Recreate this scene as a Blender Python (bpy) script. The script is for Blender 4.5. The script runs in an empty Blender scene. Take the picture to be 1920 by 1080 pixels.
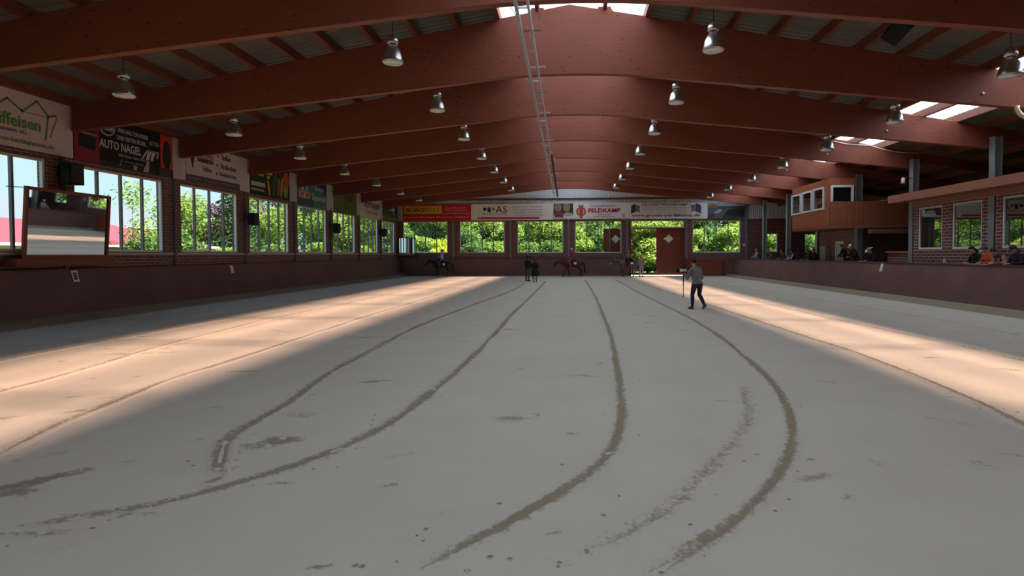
import bpy, bmesh, math, random
from mathutils import Vector, Matrix, Euler, noise as mnoise
C = bpy.context.scene.collection
R = math.radians
PI = math.pi
rnd = random.Random(7)
SC = bpy.context.scene

# ------------------------------------------------------------------ camera, sky, sun, exposure
F_PX, CX, CY = 1109.04, 1006.3, 507.95
EYE = 1.8724
cam_d = bpy.data.cameras.new('camera'); cam = bpy.data.objects.new('camera', cam_d); C.objects.link(cam)
cam_d.sensor_width = 36.0; cam_d.sensor_fit = 'HORIZONTAL'
cam_d.lens = F_PX/1920*36.0
cam_d.shift_x = (960-CX)/1920
cam_d.shift_y = (CY-540)/1920
cam_d.clip_end = 600
yaw, pit, rol = -0.0557, -0.0281, 0.0024
f0 = Vector((math.sin(yaw), math.cos(yaw), 0)); r0 = Vector((math.cos(yaw), -math.sin(yaw), 0)); u0 = Vector((0, 0, 1))
f1 = f0*math.cos(pit)+u0*math.sin(pit); u1 = u0*math.cos(pit)-f0*math.sin(pit)
r2 = r0*math.cos(rol)-u1*math.sin(rol); u2 = u1*math.cos(rol)+r0*math.sin(rol)
cam.matrix_world = Matrix(((r2.x, u2.x, -f1.x, 0), (r2.y, u2.y, -f1.y, 0), (r2.z, u2.z, -f1.z, EYE), (0, 0, 0, 1)))
SC.camera = cam

w = bpy.data.worlds.new('world'); SC.world = w; w.use_nodes = True
nt = w.node_tree; nt.nodes.clear()
wo = nt.nodes.new('ShaderNodeOutputWorld'); wb = nt.nodes.new('ShaderNodeBackground')
tc = nt.nodes.new('ShaderNodeTexCoord'); sx = nt.nodes.new('ShaderNodeSeparateXYZ'); cr = nt.nodes.new('ShaderNodeValToRGB')
cr.color_ramp.elements[0].position = 0.0; cr.color_ramp.elements[0].color = (0.66, 0.88, 0.98, 1)
cr.color_ramp.elements[1].position = 0.6; cr.color_ramp.elements[1].color = (0.36, 0.58, 0.92, 1)
e = cr.color_ramp.elements.new(0.18); e.color = (0.60, 0.83, 0.98, 1)
nt.links.new(tc.outputs['Generated'], sx.inputs[0]); nt.links.new(sx.outputs['Z'], cr.inputs[0])
nt.links.new(cr.outputs[0], wb.inputs['Color']); nt.links.new(wb.outputs[0], wo.inputs['Surface'])
wb.inputs['Strength'].default_value = 1.0

sun_d = bpy.data.lights.new('sun', 'SUN'); sun = bpy.data.objects.new('sun', sun_d); C.objects.link(sun)
sun_d.energy = 37.0; sun_d.color = (1.0, 0.72, 0.59); sun_d.angle = R(6)
sdir = Vector((-0.904, 0.0, -1.0)).normalized()
sun.rotation_euler = sdir.to_track_quat('-Z', 'Y').to_euler()
sun.location = (40, 20, 40)

SC.view_settings.view_transform = 'Standard'; SC.view_settings.look = 'None'
SC.view_settings.gamma = 1; SC.view_settings.use_curve_mapping = False
SC.view_settings.exposure = 0.22
cy = SC.cycles
cy.use_denoising = True
cy.max_bounces = 8; cy.diffuse_bounces = 5; cy.glossy_bounces = 3; cy.transparent_max_bounces = 12; cy.transmission_bounces = 4
cy.caustics_reflective = False; cy.caustics_refractive = False
cy.sample_clamp_indirect = 6.0

# ------------------------------------------------------------------ materials
def node_mat(name):
    m = bpy.data.materials.new(name); m.use_nodes = True
    t = m.node_tree; b = t.nodes['Principled BSDF']
    return m, t, b
def mixrgb(t, fac, a, b, mode='MIX'):
    n = t.nodes.new('ShaderNodeMix'); n.data_type = 'RGBA'; n.blend_type = mode
    for sock, v in ((n.inputs['Factor'], fac), (n.inputs['A'], a), (n.inputs['B'], b)):
        if hasattr(v, 'is_linked') or hasattr(v, 'links'): t.links.new(v, sock)
        elif isinstance(v, (int, float)): sock.default_value = v
        else: sock.default_value = (*v, 1)
    return n.outputs['Result']
# the Mix node has several sockets of one name: pick the colour ones
def mixc(t, fac, a, b, mode='MIX'):
    n = t.nodes.new('ShaderNodeMix'); n.data_type = 'RGBA'; n.blend_type = mode
    F, A, B = n.inputs[0], n.inputs[6], n.inputs[7]
    for sock, v in ((F, fac), (A, a), (B, b)):
        if isinstance(v, bpy.types.NodeSocket): t.links.new(v, sock)
        elif isinstance(v, (int, float)): sock.default_value = v
        else: sock.default_value = (*v, 1)
    return n.outputs[2]
def noise_tex(t, scale, detail=3, vec=None, rough=.55):
    n = t.nodes.new('ShaderNodeTexNoise'); n.inputs['Scale'].default_value = scale
    n.inputs['Detail'].default_value = detail; n.inputs['Roughness'].default_value = rough
    if vec is not None: t.links.new(vec, n.inputs['Vector'])
    return n.outputs['Fac']
def objco(t, scale=(1, 1, 1)):
    c = t.nodes.new('ShaderNodeTexCoord'); m = t.nodes.new('ShaderNodeMapping')
    m.inputs['Scale'].default_value = scale
    t.links.new(c.outputs['Object'], m.inputs['Vector']); return m.outputs['Vector']
def ramp(t, v, lo, hi):
    n = t.nodes.new('ShaderNodeMapRange'); n.interpolation_type = 'SMOOTHSTEP'
    n.inputs['From Min'].default_value = lo; n.inputs['From Max'].default_value = hi
    t.links.new(v, n.inputs['Value']); return n.outputs['Result']
def math_(t, op, a, b=0.0):
    n = t.nodes.new('ShaderNodeMath'); n.operation = op
    for s, v in ((n.inputs[0], a), (n.inputs[1], b)):
        if isinstance(v, bpy.types.NodeSocket): t.links.new(v, s)
        else: s.default_value = v
    return n.outputs[0]
def bump(t, b, h, strength=.3, dist=.02):
    n = t.nodes.new('ShaderNodeBump'); n.inputs['Strength'].default_value = strength; n.inputs['Distance'].default_value = dist
    t.links.new(h, n.inputs['Height']); t.links.new(n.outputs[0], b.inputs['Normal'])
def plain(name, col, rough=.6, metal=0.0, var=.12, scale=9.0, spec=.3):
    m, t, b = node_mat(name)
    f = noise_tex(t, scale, 3, objco(t))
    dark = tuple(c*(1-var*1.4) for c in col); light = tuple(min(1, c*(1+var)) for c in col)
    t.links.new(mixc(t, f, dark, light), b.inputs['Base Color'])
    b.inputs['Roughness'].default_value = rough; b.inputs['Metallic'].default_value = metal
    b.inputs['Specular IOR Level'].default_value = spec
    return m
_pc = {}
def P(col, rough=.6, metal=0.0, var=.10, spec=.3):
    k = (tuple(round(c, 4) for c in col), rough, metal, var)
    if k not in _pc: _pc[k] = plain('paint_%d' % len(_pc), col, rough, metal, var, 14, spec)
    return _pc[k]

def wood(name, col, axis, dark=.55, knots=True, rough=.55, lam=0.0):
    m, t, b = node_mat(name)
    st = [14, 14, 14]; st[axis] = 1.2
    v = objco(t, tuple(st))
    f = noise_tex(t, 1.6, 5, v, .6)
    c = mixc(t, f, tuple(x*dark for x in col), tuple(min(1, x*1.25) for x in col))
    big = noise_tex(t, .6, 2, objco(t))
    c = mixc(t, big, c, tuple(x*.82 for x in col))
    if lam:
        cc = t.nodes.new('ShaderNodeTexCoord'); s = t.nodes.new('ShaderNodeSeparateXYZ'); t.links.new(cc.outputs['Object'], s.inputs[0])
        fr = math_(t, 'FRACT', math_(t, 'MULTIPLY', s.outputs['Z'], 1/lam))
        ln = ramp(t, math_(t, 'ABSOLUTE', math_(t, 'SUBTRACT', fr, .5)), .44, .5)
        c = mixc(t, math_(t, 'MULTIPLY', ln, .35), c, tuple(x*.35 for x in col))
    if knots:
        ks = [3.4, 3.4, 3.4]; ks[axis] = 1.5
        vo = t.nodes.new('ShaderNodeTexVoronoi'); vo.inputs['Scale'].default_value = 1.6
        t.links.new(objco(t, tuple(ks)), vo.inputs['Vector'])
        k = ramp(t, vo.outputs['Distance'], .14, .07)
        c = mixc(t, math_(t, 'MULTIPLY', k, .75), c, tuple(x*.18 for x in col))
    t.links.new(c, b.inputs['Base Color']); b.inputs['Roughness'].default_value = rough
    b.inputs['Specular IOR Level'].default_value = .25
    return m

def brick_mat(name, c1, c2, mortar, rowh=.11, bw=.32):
    m, t, b = node_mat(name)
    cc = t.nodes.new('ShaderNodeTexCoord'); s = t.nodes.new('ShaderNodeSeparateXYZ'); t.links.new(cc.outputs['Object'], s.inputs[0])
    cb = t.nodes.new('ShaderNodeCombineXYZ')
    t.links.new(math_(t, 'ADD', s.outputs['X'], s.outputs['Y']), cb.inputs['X']); t.links.new(s.outputs['Z'], cb.inputs['Y'])
    br = t.nodes.new('ShaderNodeTexBrick'); t.links.new(cb.outputs[0], br.inputs['Vector'])
    br.inputs['Color1'].default_value = (*c1, 1); br.inputs['Color2'].default_value = (*c2, 1); br.inputs['Mortar'].default_value = (*mortar, 1)
    br.inputs['Scale'].default_value = 1.0; br.inputs['Mortar Size'].default_value = .010; br.inputs['Bias'].default_value = 0
    br.inputs['Brick Width'].default_value = bw; br.inputs['Row Height'].default_value = rowh
    n = noise_tex(t, 5, 3, objco(t))
    t.links.new(mixc(t, .35, br.outputs['Color'], mixc(t, n, (.25, .25, .25), (1, 1, 1)), 'MULTIPLY'), b.inputs['Base Color'])
    b.inputs['Roughness'].default_value = .85
    bump(t, b, br.outputs['Fac'], -.4, .01)
    return m

def glass_mat(name, refl, tint=(1, 1, 1)):
    m = bpy.data.materials.new(name); m.use_nodes = True; t = m.node_tree; t.nodes.clear()
    o = t.nodes.new('ShaderNodeOutputMaterial'); tr = t.nodes.new('ShaderNodeBsdfTransparent'); g = t.nodes.new('ShaderNodeBsdfGlossy')
    tr.inputs[0].default_value = (*tint, 1); g.inputs['Roughness'].default_value = .0
    ge = t.nodes.new('ShaderNodeNewGeometry'); dt = t.nodes.new('ShaderNodeVectorMath'); dt.operation = 'DOT_PRODUCT'
    t.links.new(ge.outputs['Incoming'], dt.inputs[0]); t.links.new(ge.outputs['Normal'], dt.inputs[1])
    sch = math_(t, 'POWER', math_(t, 'SUBTRACT', 1.0, math_(t, 'ABSOLUTE', dt.outputs['Value'])), 5.0)
    mx = t.nodes.new('ShaderNodeMixShader')
    t.links.new(math_(t, 'ADD', math_(t, 'MULTIPLY', sch, .7), refl), mx.inputs[0])
    t.links.new(tr.outputs[0], mx.inputs[1]); t.links.new(g.outputs[0], mx.inputs[2]); t.links.new(mx.outputs[0], o.inputs[0])
    return m

def skylight_mat():
    m = bpy.data.materials.new('skylight_plastic'); m.use_nodes = True; t = m.node_tree; t.nodes.clear()
    o = t.nodes.new('ShaderNodeOutputMaterial'); tr = t.nodes.new('ShaderNodeBsdfTransparent'); tl = t.nodes.new('ShaderNodeBsdfTranslucent')
    tr.inputs[0].default_value = (1, .97, .92, 1); tl.inputs[0].default_value = (.36, .53, .665, 1)
    mx = t.nodes.new('ShaderNodeMixShader')
    n = noise_tex(t, 1.2, 2, objco(t))
    t.links.new(math_(t, 'ADD', math_(t, 'MULTIPLY', n, .08), .53), mx.inputs[0])
    t.links.new(tr.outputs[0], mx.inputs[1]); t.links.new(tl.outputs[0], mx.inputs[2]); t.links.new(mx.outputs[0], o.inputs[0])
    return m

def sand_mat():
    m, t, b = node_mat('sand')
    v = objco(t)
    at = t.nodes.new('ShaderNodeAttribute'); at.attribute_name = 'damp'
    n1 = noise_tex(t, 7, 4, v, .65); n2 = noise_tex(t, 1.1, 4, v); n3 = noise_tex(t, 60, 2, v)
    sc = noise_tex(t, 1.0, 4, objco(t, (.9, 2.6, 1)), .7)
    dry = mixc(t, n2, (.50, .435, .37), (.60, .53, .455))
    dry = mixc(t, math_(t, 'MULTIPLY', n3, .35), dry, (.42, .36, .30))
    n4 = noise_tex(t, 26, 3, v, .7)
    nm = math_(t, 'ADD', math_(t, 'MULTIPLY', n1, .5), math_(t, 'MULTIPLY', n4, .5))
    e = math_(t, 'ADD', at.outputs['Fac'], math_(t, 'MULTIPLY', math_(t, 'SUBTRACT', nm, .5), 2.3))
    fac = math_(t, 'MULTIPLY', ramp(t, e, .15, .72), ramp(t, at.outputs['Fac'], .01, .12))
    scuff = math_(t, 'MULTIPLY', ramp(t, math_(t, 'ADD', sc, math_(t, 'MULTIPLY', n1, .25)), .80, .95), .35)
    fac = math_(t, 'MAXIMUM', math_(t, 'MULTIPLY', fac, .9), scuff)
    damp = mixc(t, n1, (.19, .145, .095), (.31, .245, .17))
    t.links.new(mixc(t, fac, dry, damp), b.inputs['Base Color'])
    b.inputs['Roughness'].default_value = .95; b.inputs['Specular IOR Level'].default_value = .1
    h = math_(t, 'ADD', math_(t, 'MULTIPLY', n1, .5), math_(t, 'MULTIPLY', n3, .35))
    bump(t, b, h, .35, .02)
    return m

def leaf_mat(name, ca, cb):
    m = bpy.data.materials.new(name); m.use_nodes = True; t = m.node_tree; t.nodes.clear()
    o = t.nodes.new('ShaderNodeOutputMaterial'); d = t.nodes.new('ShaderNodeBsdfDiffuse'); tl = t.nodes.new('ShaderNodeBsdfTranslucent')
    g = t.nodes.new('ShaderNodeNewGeometry'); mx = t.nodes.new('ShaderNodeMixShader'); mx.inputs[0].default_value = .42
    c = mixc(t, g.outputs['Random Per Island'], ca, cb)
    t.links.new(c, d.inputs[0]); t.links.new(mixc(t, .5, c, tuple(min(1, x*1.6) for x in cb)), tl.inputs[0])
    t.links.new(d.outputs[0], mx.inputs[1]); t.links.new(tl.outputs[0], mx.inputs[2]); t.links.new(mx.outputs[0], o.inputs[0])
    return m

M = {}
M['sand'] = sand_mat()
M['glulam'] = wood('glulam', (.245, .070, .044), 0, lam=.12)
M['purlin'] = wood('purlin_wood', (.21, .068, .038), 1)
M['sheet'] = plain('roof_sheet', (.125, .122, .105), .6, 0, .1, 2)
M['gable'] = plain('gable_sheet', (.74, .80, .88), .6, 0, .05, 2)
M['skylight'] = skylight_mat()
M['brick'] = brick_mat('brick_red', (.22, .075, .056), (.13, .045, .040), (.33, .29, .27))
M['brick_pale'] = brick_mat('brick_mortar_pale', (.20, .060, .048), (.12, .040, .036), (.50, .47, .45), .125, .34)
M['kick'] = plain('kickboard_brown', (.165, .085, .073), .75, 0, .22, .8)
M['cap'] = plain('kickboard_cap', (.11, .06, .05), .7)
M['white'] = plain('white_frame', (.72, .74, .78), .4, 0, .04)
M['beige'] = plain('beige_frame', (.55, .50, .42), .5, 0, .06)
M['mullion'] = plain('mullion_grey', (.20, .19, .22), .5, 0, .06)
M['steel'] = plain('post_steel_grey', (.22, .25, .27), .5, .3, .08)
M['galv'] = plain('galvanised', (.50, .53, .55), .35, .8, .12, 30)
M['lampmetal'] = plain('lamp_aluminium', (.62, .62, .60), .28, .92, .10, 30)
M['lampglass'] = plain('lamp_cover', (.78, .80, .80), .25, 0, .03)
M['black'] = plain('black_plastic', (.008, .008, .009), .7, 0, .1, 9, .12)
M['mirror'] = plain('mirror_face', (.86, .88, .86), .02, 1.0, .01)
M['framewood'] = wood('mirror_frame_wood', (.25, .068, .040), 1, knots=False)
M['clad'] = wood('vertical_cladding', (.36, .115, .058), 2, knots=False)
M['fascia'] = wood('fascia_wood', (.32, .13, .085), 1, knots=False)
M['doorwood'] = wood('door_wood', (.26, .065, .040), 2, knots=False)
M['orange'] = wood('counter_orange', (.50, .16, .05), 0, knots=False)
M['glass'] = glass_mat('window_glass', .02, (.96, .99, .99))
M['glass_coated'] = glass_mat('coated_glass', .26, (.55, .6, .6))
M['concrete'] = plain('pavement', (.62, .60, .56), .9)
M['grass'] = plain('grass_ground', (.10, .17, .05), .95, 0, .4, 1.5)
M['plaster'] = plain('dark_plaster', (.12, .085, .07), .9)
M['rubber'] = plain('rubber_hose', (.02, .018, .016), .6)

# ------------------------------------------------------------------ mesh helpers
class MB:
    def __init__(s): s.v = []; s.f = []; s.m = []; s.cur = 0; s.sm = []; s.smooth = False
    def add(s, vs, fs):
        o = len(s.v); s.v += [tuple(x) for x in vs]
        for f in fs: s.f.append(tuple(i+o for i in f)); s.m.append(s.cur); s.sm.append(s.smooth)
    def box(s, a, b):
        x0, x1 = sorted((a[0], b[0])); y0, y1 = sorted((a[1], b[1])); z0, z1 = sorted((a[2], b[2]))
        s.add([(x0, y0, z0), (x1, y0, z0), (x1, y1, z0), (x0, y1, z0), (x0, y0, z1), (x1, y0, z1), (x1, y1, z1), (x0, y1, z1)],
              [(0, 3, 2, 1), (4, 5, 6, 7), (0, 1, 5, 4), (1, 2, 6, 5), (2, 3, 7, 6), (3, 0, 4, 7)])
    def prism(s, pts, d0, d1, axis):
        # pts 2-D outline extruded along an axis (0 x, 1 y, 2 z)
        n = len(pts)
        def mk(p, d):
            if axis == 0: return (d, p[0], p[1])
            if axis == 1: return (p[0], d, p[1])
            return (p[0], p[1], d)
        vs = [mk(p, d0) for p in pts]+[mk(p, d1) for p in pts]
        fs = [tuple(range(n)), tuple(range(2*n-1, n-1, -1))]+[(i, i+n, (i+1) % n+n, (i+1) % n) for i in range(n)]
        s.add(vs, fs)
    def tube(s, pts, r, n=8, cap=True):
        pts = [Vector(p) for p in pts]; rs = r if isinstance(r, (list, tuple)) else [r]*len(pts)
        vs = []; up = None
        for i, p in enumerate(pts):
            d = (pts[min(i+1, len(pts)-1)]-pts[max(i-1, 0)]).normalized()
            if up is None: up = Vector((0, 0, 1)) if abs(d.z) < .9 else Vector((0, 1, 0))
            a = d.cross(up).normalized(); b = a.cross(d).normalized(); up = b
            for k in range(n):
                t = 2*PI*k/n; vs.append(p+a*math.cos(t)*rs[i]+b*math.sin(t)*rs[i])
        fs = []
        for i in range(len(pts)-1):
            for k in range(n): fs.append((i*n+k, i*n+(k+1) % n, (i+1)*n+(k+1) % n, (i+1)*n+k))
        if cap: fs += [tuple(range(n-1, -1, -1)), tuple((len(pts)-1)*n+k for k in range(n))]
        sm = s.smooth; s.smooth = True; s.add(vs, fs); s.smooth = sm
    def lathe(s, prof, c=(0, 0, 0), n=20):
        vs = []; fs = []
        for (r, z) in prof:
            for k in range(n): vs.append((c[0]+r*math.cos(2*PI*k/n), c[1]+r*math.sin(2*PI*k/n), c[2]+z))
        for i in range(len(prof)-1):
            for k in range(n): fs.append((i*n+k, i*n+(k+1) % n, (i+1)*n+(k+1) % n, (i+1)*n+k))
        fs.append(tuple(range(n-1, -1, -1))); fs.append(tuple((len(prof)-1)*n+k for k in range(n)))
        sm = s.smooth; s.smooth = True; s.add(vs, fs); s.smooth = sm
    def ball(s, c, r, n=12, rot=None):
        r = (r, r, r) if isinstance(r, (int, float)) else r
        vs = []; fs = []; c = Vector(c); mm = n//2
        for i in range(mm+1):
            a = PI*i/mm
            for k in range(n):
                v = Vector((r[0]*math.sin(a)*math.cos(2*PI*k/n), r[1]*math.sin(a)*math.sin(2*PI*k/n), r[2]*math.cos(a)))
                if rot: v = rot @ v
                vs.append(c+v)
        for i in range(mm):
            for k in range(n): fs.append((i*n+k, (i+1)*n+k, (i+1)*n+(k+1) % n, i*n+(k+1) % n))
        sm = s.smooth; s.smooth = True; s.add(vs, fs); s.smooth = sm
    def build(s, name, mats, parent=None, bevel=0):
        me = bpy.data.meshes.new(name); me.from_pydata(s.v, [], s.f); 
        for m in (mats if isinstance(mats, (list, tuple)) else [mats]): me.materials.append(m)
        me.polygons.foreach_set('material_index', s.m); me.polygons.foreach_set('use_smooth', s.sm)
        bm = bmesh.new(); bm.from_mesh(me); bmesh.ops.recalc_face_normals(bm, faces=bm.faces); bm.to_mesh(me); bm.free()
        me.update()
        o = bpy.data.objects.new(name, me); C.objects.link(o)
        if parent is not None: o.parent = parent
        if bevel:
            md = o.modifiers.new('soft_edges', 'BEVEL'); md.width = bevel; md.segments = 2; md.limit_method = 'ANGLE'
        return o
def tag(o, label=None, cat=None, group=None, kind=None):
    if label: o['label'] = label
    if cat: o['category'] = cat
    if group: o['group'] = group
    if kind: o['kind'] = kind
    return o
def empty(name, loc=(0, 0, 0), rz=0.0):
    o = bpy.data.objects.new(name, None); C.objects.link(o); o.location = loc; o.rotation_euler = (0, 0, rz); o.empty_display_size = .2
    return o
def kids(o): return [c for c in bpy.data.objects if c.parent == o]
def copy_tree(o, parent=None):
    c = o.copy(); C.objects.link(c)
    if parent is not None: c.parent = parent
    for ch in kids(o): copy_tree(ch, c)
    return c
ORD = ['first', 'second', 'third', 'fourth', 'fifth', 'sixth', 'seventh', 'eighth', 'ninth', 'tenth', 'eleventh', 'twelfth']

# ------------------------------------------------------------------ layout numbers of the hall (metres)
XL, XK, XC = -15.0, 13.9, 14.8          # left wall face, right kick wall top, right column line
Y0, BAY, YF, YB = 16.764, 4.913, 51.03, -9.0
XF0 = -10.09                             # far wall posts at XF0 + 5k
ZS, ZT, ZT2 = 1.985, 4.64, 4.75          # window sill, left window top, far window top
ZK = 1.46
XR = 21.0
def rooftop(x): return 8.955-.1755*abs(x)   # top of the beams = underside of the purlins
def beambot(x):
    a = abs(x)
    if a > 3.2: return 7.105-.102*a
    return 7.105-.102*3.2+.22*(1-(a/3.2)**2)
PH = .24

# ------------------------------------------------------------------ floor with tracks
def from_px(x, y):
    d = f1+r2*((x-CX)/F_PX)-u2*((y-CY)/F_PX)
    t = -EYE/d.z
    return (d.x*t, d.y*t)
def build_floor():
    V = []; Fc = []; D = []
    def quad_strip(rows):
        o = len(V); n = len(rows[0])
        for r_ in rows:
            for (p, d) in r_: V.append(p); D.append(d)
        for i in range(len(rows)-1):
            for k in range(n-1): Fc.append((o+i*n+k, o+i*n+k+1, o+(i+1)*n+k+1, o+(i+1)*n+k))
    # base sand, with the bank rising to the boards
    xs = [-14.62, -14.40, -14.15, -13.9, -13.6]+[-13.6+27*i/40 for i in range(1, 40)]+[12.75, 12.95, 13.15, 13.4, 13.7]
    ys = [YB+.05+i*1.0 for i in range(0, 59)]+[50.0, 50.3, 50.55, 50.8, 51.0]
    rows = []
    for y in ys:
        r_ = []
        for x in xs:
            bl = max(0, min(1, (-13.9-x)/.55)); br = max(0, min(1, (x-12.95)/.6)); bf = max(0, min(1, (y-50.25)/.5))
            if 5.0 < x < 10.0: bf = 0
            h = .17*max(bl, br)**1.2+.12*bf
            z = h+.012*mnoise.noise(Vector((x*.7, y*.5, 0)))
            if max(bl, br, bf) > 0: z = max(z, 0.0)
            d = .95*max(min(1, max(0, (-13.62-x)/.4)), min(1, max(0, (x-12.72)/.32)), 0 if 5.0 < x < 10.0 else min(1, max(0, (y-49.95)/.35))) + (.12 if 12.5 < x < 13.2 else 0)
            r_.append(((x, y, z), d))
        rows.append(r_)
    quad_strip(rows)
    def zb(x, y): return .012*mnoise.noise(Vector((x*.7, y*.5, 0)))
    cnt = [0]
    def ribbon(px, w0, strength, rough=.35):
        pts = [Vector((*from_px(x, y), 0)) for x, y in px]
        # Catmull-Rom resample
        out = []
        for i in range(len(pts)-1):
            p0 = pts[max(i-1, 0)]; p1 = pts[i]; p2 = pts[i+1]; p3 = pts[min(i+2, len(pts)-1)]
            n = max(2, int((p2-p1).length/.10))
            for k in range(n):
                t = k/n
                out.append(.5*((2*p1)+(-p0+p2)*t+(2*p0-5*p1+4*p2-p3)*t*t+(-p0+3*p1-3*p2+p3)*t**3))
        out.append(pts[-1]); cnt[0] += 1; off = .0025+.0007*cnt[0]; rows = []; seed = cnt[0]*13.7
        for i, p in enumerate(out):
            d = (out[min(i+1, len(out)-1)]-out[max(i-1, 0)]); d.z = 0; d.normalize(); s = Vector((d.y, -d.x, 0))
            ww = w0*(1+rough*mnoise.noise(Vector((i*.06+seed, 1, 0)))*1.6)
            wob = .25*w0*mnoise.noise(Vector((i*.11+seed, 5, 0)))
            fade = min(1, i/6, (len(out)-1-i)/6)
            r_ = []
            for u in (-2.5, -1.8, -1.25, -.8, -.35, 0, .35, .8, 1.25, 1.8, 2.5):
                q = p+s*(u*ww+wob); a = abs(u)
                prof = math.exp(-(a/1.05)**2)
                z = zb(q.x, q.y)+(off+(.015*math.exp(-((a-.85)/.4)**2)-.003*(a < .5))*min(1, w0/.08))*fade-.004*(1-fade)
                if a >= 2.4: z = zb(q.x, q.y)-.004
                r_.append(((q.x, q.y, z), strength*prof*fade*(1+.5*mnoise.noise(Vector((i*.15+seed, u, 3))))))
            rows.append(r_)
        quad_strip(rows)
    def blob(x, y, rx, ry, ang, strength, world=False):
        cx_, cy_ = (x, y) if world else from_px(x, y)
        cnt[0] += 1; off = .003+.0006*(cnt[0] % 9); ca, sa = math.cos(ang), math.sin(ang)
        rows = []; n = 22; seed = cnt[0]*3.1
        for j in range(7):
            rr = j/6; r_ = []
            for k in range(n+1):
                t = 2*PI*k/n; e_ = 1+.45*mnoise.noise(Vector((math.cos(t)*1.3+seed, math.sin(t)*1.3, seed)))
                a, b = rx*rr*e_*math.cos(t), ry*rr*e_*math.sin(t)
                X_, Y_ = cx_+a*ca-b*sa, cy_+a*sa+b*ca
                z = zb(X_, Y_)+off*(1-rr)+.012*(1-rr)*mnoise.noise(Vector((X_*6, Y_*6, 2)))+(.001 if rr < 1 else -.004)
                r_.append(((X_, Y_, z), strength*(1-rr**1.3)))
            rows.append(r_)
        quad_strip(rows)
    T = [
        ([(985, 530), (960, 545), (880, 575), (790, 610), (700, 655), (610, 705), (550, 750), (480, 790), (430, 820), (412, 860), (402, 912)], 0.062, 0.74),
        ([(1024, 527), (1000, 552), (960, 590), (920, 635), (870, 685), (810, 735), (740, 790), (660, 833), (580, 865), (500, 890), (410, 918), (300, 945), (180, 965), (80, 982), (0, 996), (-90, 1010)], 0.059, 0.78),
        ([(1097, 525), (1115, 555), (1130, 590), (1145, 630), (1155, 680), (1162, 720), (1166, 770), (1162, 805), (1148, 840), (1115, 880), (1060, 920), (1000, 955), (920, 1000), (850, 1035), (760, 1075), (690, 1105)], 0.053, 0.78),
        ([(1155, 525), (1200, 550), (1270, 585), (1340, 625), (1390, 665), (1430, 700), (1460, 735), (1478, 770), (1485, 805), (1480, 845), (1460, 890), (1420, 940), (1370, 985), (1300, 1030), (1225, 1078), (1170, 1110)], 0.053, 0.78),
        ([(1398, 715), (1403, 775), (1388, 820), (1355, 855), (1310, 905), (1240, 960), (1150, 1010), (1060, 1055), (980, 1085)], 0.081, 0.39),
        ([(1190, 528), (1310, 566), (1400, 595), (1500, 628), (1600, 660), (1700, 698), (1780, 732), (1850, 762), (1920, 797), (1990, 830)], 0.043, 0.69),
        ([(1380, 555), (1510, 587), (1600, 606), (1740, 636), (1920, 677), (2000, 695)], 0.037, 0.64),
        ([(1340, 532), (1500, 556), (1700, 590), (1920, 630)], 0.037, 0.55),
        ([(-60, 876), (0, 850), (100, 802), (200, 760), (300, 720), (400, 688), (500, 655), (600, 622), (700, 590), (800, 560), (870, 538)], 0.043, 0.69),
        ([(-60, 752), (0, 735), (100, 710), (200, 680), (300, 650), (400, 625), (500, 600), (640, 572), (760, 545)], 0.043, 0.64),
        ([(-40, 688), (0, 678), (200, 640), (400, 603), (600, 568)], 0.037, 0.55),
        ([(0, 654), (250, 612), (500, 572), (700, 543)], 0.037, 0.46),
        ([(1487, 806), (1510, 816), (1552, 818)], 0.043, 0.55),
        ([(1165, 1060), (1240, 1045), (1300, 1020)], 0.031, 0.28),
        ([(0, 1035), (100, 1030), (190, 1008), (250, 995)], 0.037, 0.41),
        ([(760, 990), (850, 955), (910, 930)], 0.031, 0.32),
        ([(870, 522), (1000, 521.5), (1200, 521.5), (1350, 522)], 0.074, 0.46),
    ]
    for px, w_, s_ in T: ribbon(px, w_*1.12, s_*1.08)
    for b in [(522, 828, .36, .26, .5, 1.0), (490, 835, .34, .24, .2, .6), (62, 905, .55, .17, .9, .95), (30, 924, .22, .16, 0, .85), (415, 872, .22, .10, 1.2, .8), (402, 900, .16, .09, 1.0, .7), (200, 965, .45, .09, .12, .6), (60, 1000, .40, .08, .1, .55), (640, 845, .35, .10, .5, .5), (600, 1062, .16, .05, .3, .7), (1040, 1000, .08, .04, .5, .6), (1340, 850, .2, .1, 1.0, .45), (590, 740, .3, .1, .7, .4), (870, 640, .3, .1, .5, .35), (700, 716, .35, .10, .4, .75), (455, 697, .32, .08, .2, .75),
              (250, 663, .9, .12, .3, .6), (330, 645, .9, .10, .3, .6), (1560, 716, .35, .08, -.5, .55), (1790, 792, .45, .14, -.7, .35), (1835, 872, .25, .2, 0, .33), (1640, 868, .14, .12, 0, .33),
              (420, 880, .2, .1, .8, .5), (250, 655, .3, .07, .3, .6), (735, 910, .12, .06, .5, .55), (530, 907, .14, .05, .2, .6), (150, 770, .4, .1, .6, .5), (210, 745, .3, .06, .5, .5),
              (1590, 935, .12, .06, .9, .5), (1520, 862, .08, .05, .3, .8), (95, 855, .3, .12, .8, .3), (250, 865, .15, .1, .8, .35), (1220, 592, .3, .10, 0, .8), (1215, 605, .2, .08, 0, .6)]: blob(*b)
    for i in range(420):     # hoof scuffs all over the sand
        x = rnd.uniform(-13, 12.6); y = 5+42*rnd.random()**1.1
        s_ = rnd.uniform(.06, .26)
        blob(x, y, s_*rnd.uniform(1, 2.4), s_*rnd.uniform(.4, .8), rnd.uniform(-.6, .6), rnd.uniform(.18, .62), True)
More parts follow.
